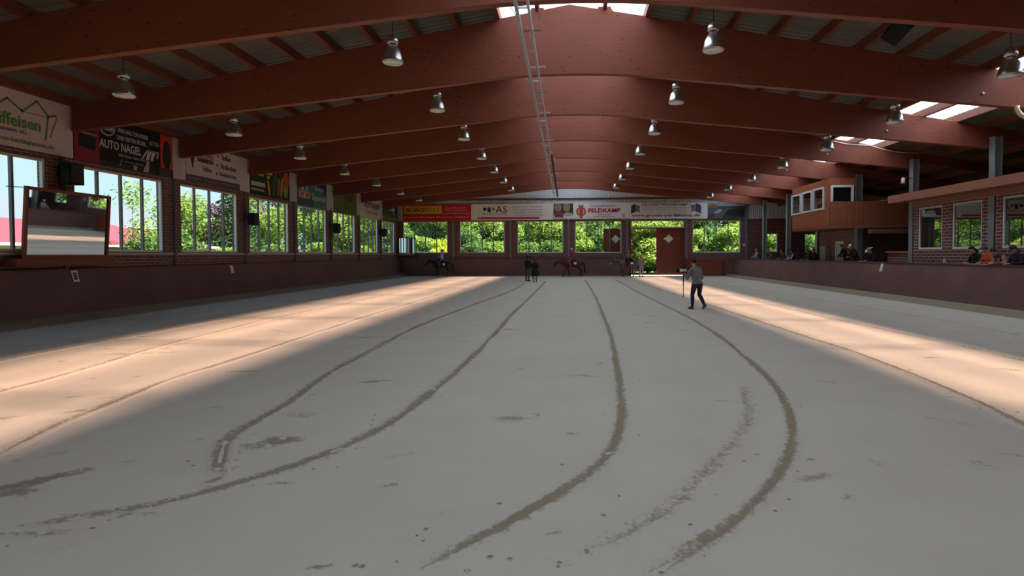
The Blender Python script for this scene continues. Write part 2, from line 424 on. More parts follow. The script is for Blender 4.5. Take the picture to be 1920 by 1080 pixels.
    for i in range(120):     # clods beside the tracks
        px, w_, s_ = T[rnd.choice([1, 2, 3, 4, 0, 5])]
        k = rnd.randrange(len(px)//3, len(px)); a = from_px(*px[k])
        s_ = rnd.uniform(.012, .03)
        blob(a[0]+rnd.uniform(-.35, .35), a[1]+rnd.uniform(-.35, .35), s_, s_, 0, 1.2, True)
    me = bpy.data.meshes.new('floor'); me.from_pydata(V, [], Fc); me.materials.append(M['sand'])
    at = me.attributes.new('damp', 'FLOAT', 'POINT'); at.data.foreach_set('value', D)
    me.polygons.foreach_set('use_smooth', [True]*len(Fc)); me.update()
    o = bpy.data.objects.new('floor', me); C.objects.link(o)
    tag(o, 'pale sand riding arena floor with dark curving drag tracks', 'floor', kind='structure')
build_floor()

# ------------------------------------------------------------------ ground outside
mb = MB(); mb.box((-140, -60, -.3), (XL-.32, 190, -.06)); mb.box((XL-.32, YF+.32, -.3), (60, 190, -.06)); 
tag(mb.build('ground_outside', M['grass']), 'green grass ground outside the hall', 'ground', kind='structure')
mb = MB(); mb.box((3.0, YF+.32, -.055), (12, YF+2.6, -.005)); 
tag(mb.build('pavement_outside', M['concrete']), 'bright paved strip outside the open sliding door', 'pavement', kind='structure')

# ------------------------------------------------------------------ walls
def wall(name, axis, plane0, plane1, u0, u1, z0, z1, holes, mat, label, extra=None):
    mb = MB()
    def bx(a, b, c, d):
        if b-a < 1e-4 or d-c < 1e-4: return
        if axis == 'y': mb.box((plane0, a, c), (plane1, b, d))
        else: mb.box((a, plane0, c), (b, plane1, d))
    u = u0
    for (a, b, c, d) in sorted(holes):
        bx(u, a, z0, z1); bx(a, b, z0, c); bx(a, b, d, z1); u = b
    bx(u, u1, z0, z1)
    if extra: extra(mb)
    return tag(mb.build(name, mat), label, 'wall', kind='structure')
left_w = []
for k in range(-5, 7):
    a = Y0+.44+BAY*k; left_w.append((a, a+3.98, ZS, ZT))
left_w[-1] = (left_w[-1][0], 50.2, ZS, ZT)
wall('wall_left', 'y', XL-.3, XL, YB, YF, -.1, 6.42, left_w, M['brick'], 'left brick wall with a row of large windows above the kickboard')
far_w = [(-14.55, -10.6, ZS, ZT2), (-9.55, -5.62, ZS, ZT2), (-4.52, -.55, ZS, ZT2), (.46, 4.43, ZS, ZT2), (5.22, 9.78, -.1, ZT2), (10.44, 14.44, ZS, ZT2), (16.45, 17.55, 2.0, 3.6), (19.75, 20.75, 2.05, 3.55)]
wall('wall_far', 'x', YF, YF+.3, XL-.3, XR, -.1, 4.82, far_w, M['brick'], 'far brick end wall with windows and the sliding door')
mb = MB()
n = int((XR-XL)/.16)
prof = []
for i in range(n+1):
    x = XL+.16*i
    prof += [(x, YF+.12), (x+.05, YF+.12), (x+.08, YF+.07), (x+.13, YF+.07)]
vs = []; fs = []
for i, (x, y) in enumerate(prof): vs += [(x, y, 4.82), (x, y, rooftop(x)+PH+.02)]
for i in range(len(prof)-1): fs.append((2*i, 2*i+2, 2*i+3, 2*i+1))
mb.add(vs, fs)
g_ = mb.build('wall_far_gable', M['gable']); tag(g_, 'corrugated pale metal gable above the far banners', 'wall', kind='structure')
mb = MB(); mb.box((XL, YF-.02, 6.54), (XR, YF+.06, 6.70)); mb.build('rail', M['purlin'], g_)
wall('wall_near', 'x', YB-.3, YB, XL-.3, XR, -.1, 8.9, [], M['brick'], 'near brick end wall behind the viewpoint')
wall('wall_right', 'y', XR, XR+.3, YB, YF+.3, -.1, 5.4, [], M['brick'], 'outer right wall behind the spectator rooms')

# windows
def window(idx, axis, plane, u0, u1, z0, z1, nm=3, coated=False, label='', mull=True):
    root = empty('window_%d' % idx, ((plane, (u0+u1)/2, z0) if axis == 'y' else ((u0+u1)/2, plane, z0)))
    loc = Vector(root.location)
    tag(root, label, 'window', kind='structure')
    def bx(mb, a, b, c, d, p0, p1):
        if axis == 'y': mb.box(Vector((plane+p0, a, c))-loc, Vector((plane+p1, b, d))-loc)
        else: mb.box(Vector((a, plane+p0, c))-loc, Vector((b, plane+p1, d))-loc)
    t = .075
    mb = MB(); bx(mb, u0, u0+t, z0, z1, -.05, .05); bx(mb, u1-t, u1, z0, z1, -.05, .05); bx(mb, u0+t, u1-t, z0, z0+t, -.05, .05)
    mb.cur = 1; bx(mb, u0+t, u1-t, z1-t, z1, -.05, .05)
    mb.build('frame', [M['white'], M['beige']], root, .008)
    for i in range(nm):
        c = u0+(u1-u0)*(i+1)/(nm+1); mb = MB(); bx(mb, c-.035, c+.035, z0+t, z1-t, -.045, .045); mb.build('mullion', M['mullion'], root)
    mb = MB(); bx(mb, u0+t, u1-t, z0+t, z1-t, -.006, .006); mb.build('pane', M['glass_coated'] if coated else M['glass'], root)
    return root
wi = 1
lw_names = {-1: 'nearest visible left wall window, half hidden behind the tilted mirror', 0: 'left wall window under the black car dealer banner', 1: 'left wall window under the white construction banner',
            2: 'left wall window under the dark green banner with vegetables', 3: 'left wall window under the teal and blue banner', 4: 'left wall window under the green meadow banner',
            5: 'left wall window under the pale banner with black letters', 6: 'last left wall window next to the far corner'}
for k in range(-5, 7):
    a, b, c, d = left_w[k+5]
    window(wi, 'y', XL-.12, a, b, c, d, 3, label=lw_names.get(k, 'left wall window behind the viewpoint, number %d from the near wall' % (k+6))); wi += 1
fl = ['far wall window beside the corner mirror, under the red banner', 'far wall window between the red banner and the square logo', 'far wall window behind the two standing people',
      'far wall window showing the outside door leaf with a white diamond', None, 'far wall window right of the sliding door', 'small window right of the grey column in the far right corner', 'small window under the raised booth']
for i, h in enumerate(far_w):
    if i == 4: continue
    window(wi, 'x', YF+.12, h[0], h[1], h[2], h[3], 3 if i < 6 else 0, label=fl[i]); wi += 1
window(wi, 'x', YF+.12, 5.24, 9.76, 4.12, ZT2, 0, label='narrow transom window above the sliding door'); wi += 1
# sill ledge under the left windows
mb = MB(); mb.box((XL, YB, ZS-.09), (XL+.05, YF, ZS-.03)); tag(mb.build('trim_1', M['beige']), 'thin pale ledge running under the left wall windows', 'ledge', kind='structure')

# kick walls
def kick(name, pts, axis, a, b, label, capbox):
    mb = MB(); mb.prism(pts, a, b, axis); o = mb.build(name, M['kick']); tag(o, label, 'kickboard', kind='structure')
    mb = MB(); mb.box(*capbox); mb.build('cap_rail', M['cap'], o)
kick('trim_left', [(XL+.42, -.05), (XL+.50, -.05), (XL+.12, ZK), (XL+.02, ZK)], 1, YB, YF-.1, 'brown wooden kickboard along the foot of the left wall', ((XL, YB, ZK), (XL+.13, YF-.1, ZK+.03)))
kick('trim_right', [(XK-.38, -.05), (XK-.30, -.05), (XK+.06, ZK), (XK, ZK)], 1, YB, 50.75, 'brown wooden kickboard separating the arena from the right spectator terrace', ((XK-.03, YB, ZK), (XK+.30, 50.75, ZK+.03)))
mb = MB(); mb.prism([(YF-.5, -.05), (YF-.42, -.05), (YF-.08, ZK), (YF-.16, ZK)], XL+.5, 5.05, 0); o = mb.build('trim_far', M['kick']); tag(o, 'brown wooden kickboard along the far wall', 'kickboard', kind='structure')
mb = MB(); mb.box((XL+.4, YF-.18, ZK), (5.05, YF, ZK+.03)); mb.build('cap_rail', M['cap'], o)

# gate at the far right corner
g = empty('arena_gate', (11.5, YF-.55, 0)); tag(g, 'reddish brown wooden gate panel in the far right corner beside the sliding door', 'gate')
mb = MB(); mb.prism([(-1.55, .08), (1.35, .08), (1.35, 1.34), (-1.55, 1.46)], 0.0, .06, 1); mb.build('panel', M['doorwood'], g)
mb = MB(); mb.box((-1.6, -.05, 1.30), (1.4, -.003, 1.42)); mb.build('top_rail', M['framewood'], g)
mb = MB(); mb.box((1.38, -.06, 0), (1.55, .1, 1.5)); mb.build('post', M['cap'], g)
mb = MB(); mb.box((-1.7, -.06, 0), (-1.56, .1, 1.5)); mb.build('post', M['cap'], g)
mb = MB(); mb.prism([(13.08, -.05), (13.62, -.05), (13.95, ZK), (13.08, ZK)], YF-.5, YF-.42, 1); tag(mb.build('trim_corner', M['kick']), 'short brown kickboard piece between the gate and the right kickboard', 'kickboard', kind='structure')

# ------------------------------------------------------------------ ceiling: purlins, sheets, skylights
ceil = empty('ceiling', (0, 0, 0)); tag(ceil, 'dark pitched hall roof with red purlins and translucent skylight strips', 'ceiling', kind='structure')
RX0, RX1, SX0, SX1 = -2.0, 2.15, 11.65, 13.75
def sheet(x0, x1, name):
    mb = MB(); vs = []; fs = []; prof = []; y = YB-.3
    while y < YF+.4:
        prof += [(y, 0), (y+.13, 0), (y+.16, .022), (y+.23, .022)]; y += .26
    for (yy, dz) in prof:
        for x in (x0, x1): vs.append((x, yy, rooftop(x)+PH+dz))
    for i in range(len(prof)-1): fs.append((2*i, 2*i+1, 2*i+3, 2*i+2))
    mb.add(vs, fs); return mb
for a, b in ((XL-.6, RX0), (RX1, SX0), (SX1, XR+.5)): sheet(a, b, '').build('roof_sheet', M['sheet'], ceil)
YSK = 49.3
def strip(x0, x1):
    y = YB-.3
    mb = MB(); mb.prism([(x0, rooftop(x0)+PH+.03), (x1, rooftop(x1)+PH+.03), (x1, rooftop(x1)+PH+.05), (x0, rooftop(x0)+PH+.05)], YB-.3, YSK, 1)
    mb2 = MB(); mb2.prism([(x0, rooftop(x0)+PH), (x1, rooftop(x1)+PH), (x1, rooftop(x1)+PH+.05), (x0, rooftop(x0)+PH+.05)], YSK, YF+.4, 1); mb2.build('roof_sheet', M['sheet'], ceil)
    mb.build('skylight_panel', M['skylight'], ceil)
strip(RX0, 0.0); strip(0.0, RX1); strip(SX0, SX1)
purl = [-14.9, -13.75]+[-2.05-1.19*i for i in range(10)]+[-.92, 1.0]+[2.2+1.185*i for i in range(8)]+[11.6, 12.62, 13.8, 15.0, 16.3, 17.6, 18.9, 20.2]
for x in purl:
    wdt = .065
    mb = MB(); s = math.copysign(.1755, -x)
    if x in (-.92, 1.0): wdt = .05
    z = rooftop(x)
    mb.prism([(x-wdt, z-s*0+.0), (x+wdt, z), (x+wdt, rooftop(x+wdt)+PH), (x-wdt, rooftop(x-wdt)+PH)], YB-.2, YF+.1, 1)
    mb.build('purlin', M['purlin'], ceil)

# ------------------------------------------------------------------ glulam beams
def beam_mesh(y):
    mb = MB(); pts = []
    xs_top = [-14.88, 0, 15.0]
    bot = [-14.88+i*.0 for i in range(1)]+[-8, -5.5, -3.2]+[-3.2+6.4*i/16 for i in range(1, 16)]+[3.2, 5.5, 8, 11.5, 15.0]
    pts = [(x, rooftop(x)) for x in xs_top]+[(x, beambot(x)) for x in reversed(bot)]
    n = len(pts)
    mb.prism(pts, -.1, .1, 1)
    return mb
beams = []
YM = 17.10      # centre of the beam at the first wall post
for k in range(-5, 7):
    y = YM+BAY*k
    if k == -5:
        o = beam_mesh(0).build('roof_beam', M['glulam'], None, .012)
        bp = MB(); bp.tube([(11.3, -.135, 6.24), (11.3, -.1, 6.24)], .042, 10); bp.build('bolt_plate', P((.30, .27, .26), .6), o)
        for sx_ in (-.92, 1.0):
            q = MB(); z = rooftop(sx_)
            q.prism([(sx_-.30, z-.07), (sx_+.30, z-.07), (sx_+.17, z+.17), (sx_-.17, z+.17)], .101, .16, 1); q.build('purlin_bracket', M['glulam'], o)
        b = o
    else: b = copy_tree(o)
    b.location = (0, y, 0)
    if k >= -1: lab = 'curved red-brown glulam roof beam, %s from the viewpoint of those in view' % ORD[k+1]
    else: lab = 'curved red-brown glulam roof beam behind the viewpoint, %s behind it' % ORD[-2-k]
    tag(b, lab, 'beam', 'glulam roof beams across the hall')
# lower beams over the spectator side
rr = None
for k in range(-5, 7):
    if rr is None:
        mb = MB(); mb.prism([(15.02, rooftop(15.02)), (XR-.02, rooftop(XR)), (XR-.02, rooftop(XR)-.35), (15.02, rooftop(15.02)-.45)], -.08, .08, 1)
        rr = mb.build('side_rafter', M['glulam'], ceil); q = rr
    else: q = copy_tree(rr)
    q.location = (0, YM+BAY*k, 0)

# ------------------------------------------------------------------ steel columns / posts
def ibeam(w_, h0, h1, d=None):
    d = d or w_; mb = MB(); t = .022
    mb.box((-w_/2, -d/2, h0), (w_/2, -d/2+t, h1)); mb.box((-w_/2, d/2-t, h0), (w_/2, d/2, h1)); mb.box((-t/2, -d/2, h0), (t/2, d/2, h1)); return mb
col = None
for k in range(-5, 7):
    if col is None:
        mb = MB(); mb.box((-.13, -.15, 0), (-.108, .15, 5.95)); mb.box((.108, -.15, 0), (.13, .15, 5.95)); mb.box((-.13, -.02, 0), (.13, .02, 5.95))
        col = mb.build('steel_column', M['steel']); q = col
    else: q = copy_tree(col)
    q.location = (XC+.105, Y0+BAY*k, 0)
    tag(q, 'grey steel column carrying a beam on the spectator side, %s from the far wall' % ORD[6-k], 'column', 'steel columns on the spectator side')
pst = None
for k in range(-5, 7):
    if pst is None:
        pst = ibeam(.09, 1.5, 4.76).build('wall_post', M['steel']); q = pst
    else: q = copy_tree(pst)
    q.location = (XL+.05, Y0+BAY*k+.0, 0)
    tag(q, 'thin grey steel post on the left brick wall, %s from the far corner' % ORD[6-k], 'post', 'steel posts on the left wall')
pst2 = None
for k in range(0, 6):
    if pst2 is None:
        pst2 = ibeam(.16, 1.5, 6.25, .12).build('end_wall_post', M['steel']); q = pst2
    else: q = copy_tree(pst2)
    q.location = (XF0+5*k, YF-.07, 0)
    if k in (3, 4):
        q.data = q.data.copy()
    tag(q, 'grey steel post on the far wall, %s from the left' % ORD[k], 'post', 'steel posts on the far wall')
sw = MB(); sw.box((14.66, YF-.05, 2.5), (14.80, YF, 2.75)); tag(sw.build('switch_box', M['white']), 'small pale switch box on the brick right of the last far window', 'switch box')

# ------------------------------------------------------------------ sliding doors
def door_leaf(name, x0, x1, y, label, idx):
    W_ = x1-x0; r_ = empty(name, (x0, y, .06)); tag(r_, label, 'door', kind='structure')
    H = 4.0; mb = MB(); nb = 12
    cxd, czd, rd = W_*.46, 3.12, .37
    # planks left and right of the diamond hole
    for i in range(nb):
        a, b = W_*i/nb+.004, W_*(i+1)/nb-.004; mid = (a+b)/2
        def half(x): return max(0, rd-abs(x-cxd))
        ha, hb = half(a), half(b)
        if ha <= 0 and hb <= 0: mb.box((a, 0, 0), (b, .05, H))
        else:
            mb.prism([(a, 0), (b, 0), (b, czd-hb), (a, czd-ha)], 0, .05, 1); mb.prism([(a, czd+ha), (b, czd+hb), (b, H), (a, H)], 0, .05, 1)
    mb.build('planks', M['doorwood'], r_)
    mb = MB()
    for z in (.05, .75, 1.55, 2.35, 3.8): mb.box((0, -.035, z), (W_, -.002, z+.13))
    mb.build('ledge_boards', M['framewood'], r_)
    mb = MB(); mb.prism([(.05, 2.34), (.22, 2.34), (W_-.05, .2), (W_-.22, .2)], -.03, -.003, 1); mb.build('brace', M['framewood'], r_)
    mb = MB(); mb.prism([(cxd-rd, czd), (cxd, czd-rd), (cxd+rd, czd), (cxd, czd+rd)], -.012, .03, 1); mb.build('diamond_pane', P((.80, .84, .80), .3), r_)
    return r_
door_leaf('door_1', 7.43, 9.76, YF+.36, 'closed sliding door leaf of red-brown planks with a white diamond light', 1)
door_leaf('door_2', 2.92, 5.20, YF+.42, 'opened sliding door leaf seen outside through the window', 2)
mb = MB(); mb.box((5.14, YF-.02, 0), (5.26, YF+.34, 4.12)); mb.box((9.72, YF-.02, 0), (9.84, YF+.34, 4.12)); mb.box((5.14, YF-.02, 4.02), (9.84, YF+.34, 4.13)); mb.cur = 1
mb.box((5.14, YF-.03, 4.11), (9.84, YF+.02, 4.17))
tag(mb.build('trim_2', [M['framewood'], M['white']]), 'brown and white door surround of the sliding door opening', 'door frame', kind='structure')

# ------------------------------------------------------------------ mirrors
mr = empty('arena_mirror', (XL+.36, 16.50, 1.80)); tag(mr, 'big wood-framed riding mirror leaning over the left kickboard', 'mirror')
tilt = R(4.2)
rot = Matrix.Rotation(tilt, 4, 'Y')
def tbox(mb, a, b):
    s0 = len(mb.v); mb.box(a, b)
    mb.v[s0:] = [tuple(rot @ Vector(v)) for v in mb.v[s0:]]
W2, H2 = 1.46, 1.94
mb = MB(); tbox(mb, (-.03, -W2, .07), (.0, W2, H2)); mb.cur = 0; mb.build('backing', M['framewood'], mr)
mb = MB()
tbox(mb, (.0, -W2, 0), (.05, -W2+.09, H2)); tbox(mb, (.0, W2-.09, 0), (.05, W2, H2)); tbox(mb, (.0, -W2+.09, 0), (.05, W2-.09, .09)); tbox(mb, (.0, -W2+.09, H2-.09), (.05, W2-.09, H2))
mb.build('frame', M['framewood'], mr)
mb = MB(); tbox(mb, (.002, -W2+.085, .085), (.012, W2-.085, H2-.085)); mb.build('mirror_pane', M['mirror'], mr)
mb = MB(); mb.box((-.30, -W2-.25, -.22), (.10, W2+.22, -.01)); mb.build('ledge', M['framewood'], mr)
mb = MB(); mb.tube([(.22, -W2+.1, H2-.05), (-.34, -W2-.05, H2-.02)], .012, 6); mb.build('stay', M['black'], mr)
mb = MB(); mb.tube([(.22, W2-.1, H2-.05), (-.34, W2+.05, H2-.02)], .012, 6); mb.build('stay', M['black'], mr)
m2 = empty('corner_mirror', (-14.15, YF-.16, 1.72)); tag(m2, 'small black-framed mirror in the far left corner', 'mirror')
mb = MB(); mb.box((-.77, -.02, 0), (.77, .02, 1.64)); mb.build('frame', M['black'], m2)
mb = MB(); mb.box((-.72, -.03, .05), (.72, -.021, 1.59)); mb.build('mirror_pane', M['mirror'], m2)

# ------------------------------------------------------------------ wall speakers
def speaker(loc, label, s=1.0):
    r_ = empty('loudspeaker', loc); tag(r_, label, 'loudspeaker', 'loudspeakers on the left wall')
    mb = MB(); mb.prism([(-.17*s, -.22*s), (.17*s, -.26*s), (.17*s, .26*s), (-.17*s, .22*s)], -.31*s, .31*s, 2); mb.build('cabinet', M['black'], r_, .02)
    mb = MB(); mb.box((.172*s, -.22*s, -.27*s), (.185*s, .22*s, .27*s)); mb.build('grille', P((.03, .03, .032), .8), r_)
    mb = MB(); mb.tube([(-.17*s, 0, .1), (-.34, 0, .1)], .03, 8); mb.box((-.37, -.07, -.08), (-.34, .07, .28)); mb.build('bracket', M['black'], r_)
for (y, z, lab, s) in [(16.66, 4.26, 'black loudspeaker on the left wall above the tilted mirror', 1.0), (26.6, 3.52, 'black loudspeaker on the left wall between the construction and vegetable banner windows', .92),
                       (36.42, 3.53, 'black loudspeaker on the left wall beside the meadow banner window', .98), (45.9, 3.6, 'black loudspeaker on the left wall nearest the far corner', .98)]:
    speaker((XL+.40, y, z), lab, s)
cs = empty('loudspeaker', (7.65, 14.3, 7.12)); tag(cs, 'black loudspeaker hanging from a purlin under the right roof slope', 'loudspeaker')
mb = MB(); mb.box((-.20, -.40, -.20), (.20, .40, .16)); o = mb.build('cabinet', M['black'], cs, .03); o.rotation_euler = (R(-15), R(35), R(-10))
mb = MB(); mb.tube([(0, 0, .1), (-.1, 0, .42)], .025, 8); mb.build('bracket', M['black'], cs)

# ------------------------------------------------------------------ pendant lamps
def make_lamp(ztop):
    r_ = empty('pendant_lamp')
    prof = [(.245, 0), (.255, .02), (.235, .10), (.215, .20), (.175, .30), (.12, .38), (.09, .41), (.085, .43)]
    mb = MB(); mb.lathe(prof, n=24); mb.build('shade', M['lampmetal'], r_)
    mb = MB(); mb.lathe([(.05, .415), (.085, .425), (.085, .44), (.05, .445)], n=16); mb.build('collar', M['black'], r_)
    mb = MB(); mb.lathe([(.12, .445), (.135, .46), (.14, .53), (.125, .60), (.09, .63), (.03, .64)], n=20); mb.build('housing', M['lampmetal'], r_)
    mb = MB(); mb.lathe([(.235, -.012), (.235, -.004)], n=24); mb.build('cover_glass', M['lampglass'], r_)
    mb = MB(); mb.tube([(0, 0, .63), (0, 0, ztop)], .008, 6); mb.build('cable', M['black'], r_)
    return r_
rows = [('inner left', -4.3, 6.55), ('outer left', -11.15, 5.86), ('inner right', 3.4, 6.68), ('outer right', 10.15, 5.95)]
for nm, x, z in rows:
    proto = make_lamp(rooftop(x)+PH-z)
    for i in range(7):
        q = proto if i == 0 else copy_tree(proto)
        q.location = (x, 14.35+4.86*i, z)
        tag(q, 'bell-shaped metal pendant lamp in the %s row, %s from the front' % (nm, ORD[i]), 'lamp', 'pendant lamps in rows under the roof')

# ------------------------------------------------------------------ rail with hose under the ridge
rl = empty('sprinkler_rail', (0, 0, 0)); tag(rl, 'long galvanised double rail with cross brackets hanging below the ridge beams', 'rail')
def rx(y): return -1.02-.0062*(y-11)
for dx, wd in ((0, .032), (.235, .022)):
    mb = MB()
    for i in range(len(purl) if False else 1):
        y0_, y1_ = 6.0, 47.5
        mb.add([(rx(y0_)+dx-wd, y0_, 6.6), (rx(y0_)+dx+wd, y0_, 6.6), (rx(y1_)+dx+wd, y1_, 6.6), (rx(y1_)+dx-wd, y1_, 6.6),
                (rx(y0_)+dx-wd, y0_, 6.68), (rx(y0_)+dx+wd, y0_, 6.68), (rx(y1_)+dx+wd, y1_, 6.68), (rx(y1_)+dx-wd, y1_, 6.68)],
               [(0, 3, 2, 1), (4, 5, 6, 7), (0, 1, 5, 4), (1, 2, 6, 5), (2, 3, 7, 6), (3, 0, 4, 7)])
    mb.build('rail', M['galv'], rl)
for i in range(34):
    y = 8.0+1.23*i; mb = MB(); big = i % 2 == 0
    mb.box((rx(y)-.01, y-.02, 6.685), (rx(y)+(.43 if big else .25), y+.02, 6.72)); mb.build('cross_bracket', M['galv'], rl)
for k in range(-1, 7):
    y = YM+BAY*k+.13; mb = MB()
    mb.tube([(rx(y)+.40, y, 6.70), (rx(y)+.40, y, 7.75)], .012, 6); mb.build('hanger_rod', M['galv'], rl)
    mb = MB(); mb.tube([(rx(y), y, 6.68), (rx(y)-.55, y, 7.6)], .008, 6); mb.build('hanger_rod', M['galv'], rl)
pts = []
for i in range(190):
    y = 27.5+19.5*i/189; pts.append((rx(y)+.30+.03*math.sin(i*1.1), y, 6.50-.10*abs(math.sin(i*.85))))
mb = MB(); mb.tube(pts, .035, 6); mb.build('hose', M['rubber'], rl)

# loose white cable along a beam and a spotlight on a column
mb = MB(); y = YM+BAY*2-.13
mb.tube([(11.0+4.2*i/24, y, rooftop(11+4.2*i/24)-.05-.10*math.sin(PI*((i/12) % 1))) for i in range(25)], .016, 6)
tag(mb.build('cable', M['white']), 'loose white cable sagging along the top of a beam below the skylights', 'cable')
sp = empty('spotlight', (XC-.18, Y0+BAY*2-.1, 5.02)); tag(sp, 'small white spotlight on the steel column above the balcony end', 'spotlight')
mb = MB(); mb.tube([(-.22, 0, .12), (-.24, 0, -.12)], [.07, .085], 12); mb.build('head', P((.85, .85, .85), .4), sp)
mb = MB(); mb.tube([(.24, 0, .1), (-.2, 0, .1)], .02, 6); mb.build('arm', M['black'], sp)
mb = MB(); mb.tube([(11.93, 16.6, 5.80), (11.93, 16.6, 5.70), (12.02, 16.6, 5.58), (12.3, 16.55, 5.36), (13.0, 16.4, 5.1)], .06, 8); tag(mb.build('pipe', M['beige']), 'pale bent pipe end below the right end of the nearest beam', 'pipe')

# ------------------------------------------------------------------ banners
class Sign:
    # flat board on a wall; u runs to the viewer's right, v up
    def __init__(s, name, label, side, u0, u1, v0, v1, col, group, thick=.03):
        s.side, s.u0, s.v0 = side, u0, v0; s.d = .0
        mb = MB()
        if side == 'L': mb.box((XL+.005, u0, v0), (XL+.035, u1, v1))
        else: mb.box((u0, YF-.18, v0), (u1, YF-.15, v1))
        s.o = mb.build(name, P(col, .6, 0, .05), None); tag(s.o, label, 'banner', group); s.lay = .036
    def pt(s, u, v, d):
        if s.side == 'L': return (XL+.0+d, s.u0+u, s.v0+v)
        return (s.u0+u, YF-.146-d, s.v0+v)
    def poly(s, pts, col, name='printed_field', lay=1):
        d = .036+.0035*lay; mb = MB(); n = len(pts)
        mb.add([s.pt(u, v, d) for u, v in pts]+[s.pt(u, v, .034) for u, v in pts], [tuple(range(n)), tuple(range(2*n-1, n-1, -1))]+[(i, i+n, (i+1) % n+n, (i+1) % n) for i in range(n)])
        return mb.build(name, P(col, .6, 0, .06), s.o)
    def rect(s, a, b, c, d, col, name='printed_field', lay=1): return s.poly([(a, b), (c, b), (c, d), (a, d)], col, name, lay)
    def ell(s, cu, cv, ru, rv, col, name='printed_shape', lay=2, n=20, ang=0):
        ca, sa = math.cos(ang), math.sin(ang)
        return s.poly([(cu+ru*math.cos(2*PI*i/n)*ca-rv*math.sin(2*PI*i/n)*sa, cv+ru*math.cos(2*PI*i/n)*sa+rv*math.sin(2*PI*i/n)*ca) for i in range(n)], col, name, lay)
    def line(s, pts, wd, col, name='printed_line', lay=3):
        mb = MB(); d = .036+.0035*lay
        for i in range(len(pts)-1):
            a, b = Vector(pts[i]), Vector(pts[i+1]); t = (b-a).normalized()*wd/2; nn = Vector((-t.y, t.x)); q = [a+nn-t, a-nn-t, b-nn+t, b+nn+t]
            mb.add([s.pt(p.x, p.y, d) for p in q]+[s.pt(p.x, p.y, .034) for p in q], [(0, 1, 2, 3), (7, 6, 5, 4), (0, 4, 5, 1), (1, 5, 6, 2), (2, 6, 7, 3), (3, 7, 4, 0)])
        return mb.build(name, P(col, .6, 0, .06), s.o)
    def text(s, txt, u, v, wid, hgt, col, bold=0.0, shear=0.0, lay=4):
        cu = bpy.data.curves.new('lettering', 'FONT'); cu.body = txt; cu.size = 1; cu.extrude = .004; cu.resolution_u = 2; cu.offset = bold; cu.shear = shear
        ob = bpy.data.objects.new('tmp', cu); C.objects.link(ob)
        dg = bpy.context.evaluated_depsgraph_get(); me = bpy.data.meshes.new_from_object(ob.evaluated_get(dg))
        bpy.data.objects.remove(ob)
        xs = [q.co.x for q in me.vertices]; ys = [q.co.y for q in me.vertices]
        x0, x1 = min(xs), max(xs); y0, y1 = min(ys), max(ys)
        for q in me.vertices:
            uu = u+(q.co.x-x0)/(x1-x0)*wid; vv = v+(q.co.y-y0)/(y1-y0)*hgt
            q.co = Vector(s.pt(uu, vv, .036+.0035*lay+q.co.z))
        me.materials.clear(); me.materials.append(P(col, .6, 0, .03)); me.name = 'lettering'
        o = bpy.data.objects.new('lettering', me); C.objects.link(o); o.parent = s.o; return o
WH = (.48, .43, .42); GRN = (.10, .26, .06)
LG = 'advertising banners on the left wall'; FG = 'advertising banners on the far wall'
# first left banner
s = Sign('banner', 'white advertising banner with green lettering and a green gable outline at the left edge', 'L', 12.35, 17.15, 4.80, 6.34, (.62, .50, .48), LG)
s.line([(2.05, .72), (2.72, 1.27), (3.12, 1.04), (3.16, 1.02), (3.61, 1.41), (3.96, 1.07), (3.86, .38)], .05, GRN, 'gable_outline'); s.line([(3.96, 1.05), (4.20, 1.13)], .06, GRN, 'gable_outline')
s.line([(3.16, 1.02), (3.96, 1.03)], .014, GRN, 'gable_outline'); s.line([(1.75, .4), (2.05, .95), (2.25, .80)], .05, GRN, 'gable_outline')
s.line([(4.03, .50), (4.12, .78)], .035, (.50, .14, .08), 'red_stroke'); s.line([(4.13, .74), (4.24, 1.06)], .035, (.50, .14, .08), 'red_stroke')
s.text('Raiffeisen', 2.02, .56, 1.68, .34, GRN, .015)
s.text('Lüdinghausen eG', 1.95, .37, 1.30, .15, (.12, .11, .12))
s.text('www.raiffeisen-luedinghausen.de', 1.55, .10, 2.58, .16, (.16, .30, .10), .005)
# car dealer
s = Sign('banner', 'black car dealer banner with white lettering between two red car pictures', 'L', 17.16, 22.02, 4.78, 6.32, (.012, .012, .014), LG)
s.rect(.02, .0, 1.0, 1.53, (.24, .025, .035), 'red_car_field'); s.poly([(.18, .45), (.82, .38), (.86, .8), (.22, .86)], (.015, .02, .02), 'car_window', 2); s.poly([(.25, .92), (.85, .88), (.80, 1.12), (.35, 1.18)], (.03, .045, .04), 'car_window', 2); s.rect(.20, .86, .9, .91, (.35, .2, .2), 'chrome_bar', 3)
s.rect(3.82, .3, 4.48, 1.53, (.50, .045, .02), 'red_car_field'); s.ell(4.16, .80, .22, .52, (.02, .025, .025), 'car_window', 2); s.rect(3.72, .0, 4.40, .32, (.06, .05, .05), 'dark_field', 2)
s.rect(4.49, 0, 4.86, 1.54, (.50, .45, .42), 'white_margin')
s.ell(1.33, 1.22, .33, .26, (.42, .40, .38), 'emblem_ring', 2); s.ell(1.33, 1.22, .27, .21, (.012, .012, .014), 'emblem_disc', 3); s.rect(1.11, 1.14, 1.56, 1.26, (.42, .40, .38), 'emblem_bar', 4)
s.text('WIR HALTEN PFERD', 1.76, 1.17, 1.42, .15, (.5, .48, .46), .01); s.text('UND REITER MOBIL.', 1.72, .93, 1.38, .15, (.5, .48, .46), .01)
s.text('BITTER', 3.26, 1.02, .48, .14, (.42, .40, .40))
s.text('AUTO NAGEL', .98, .56, 1.84, .28, (.62, .58, .55), .015)
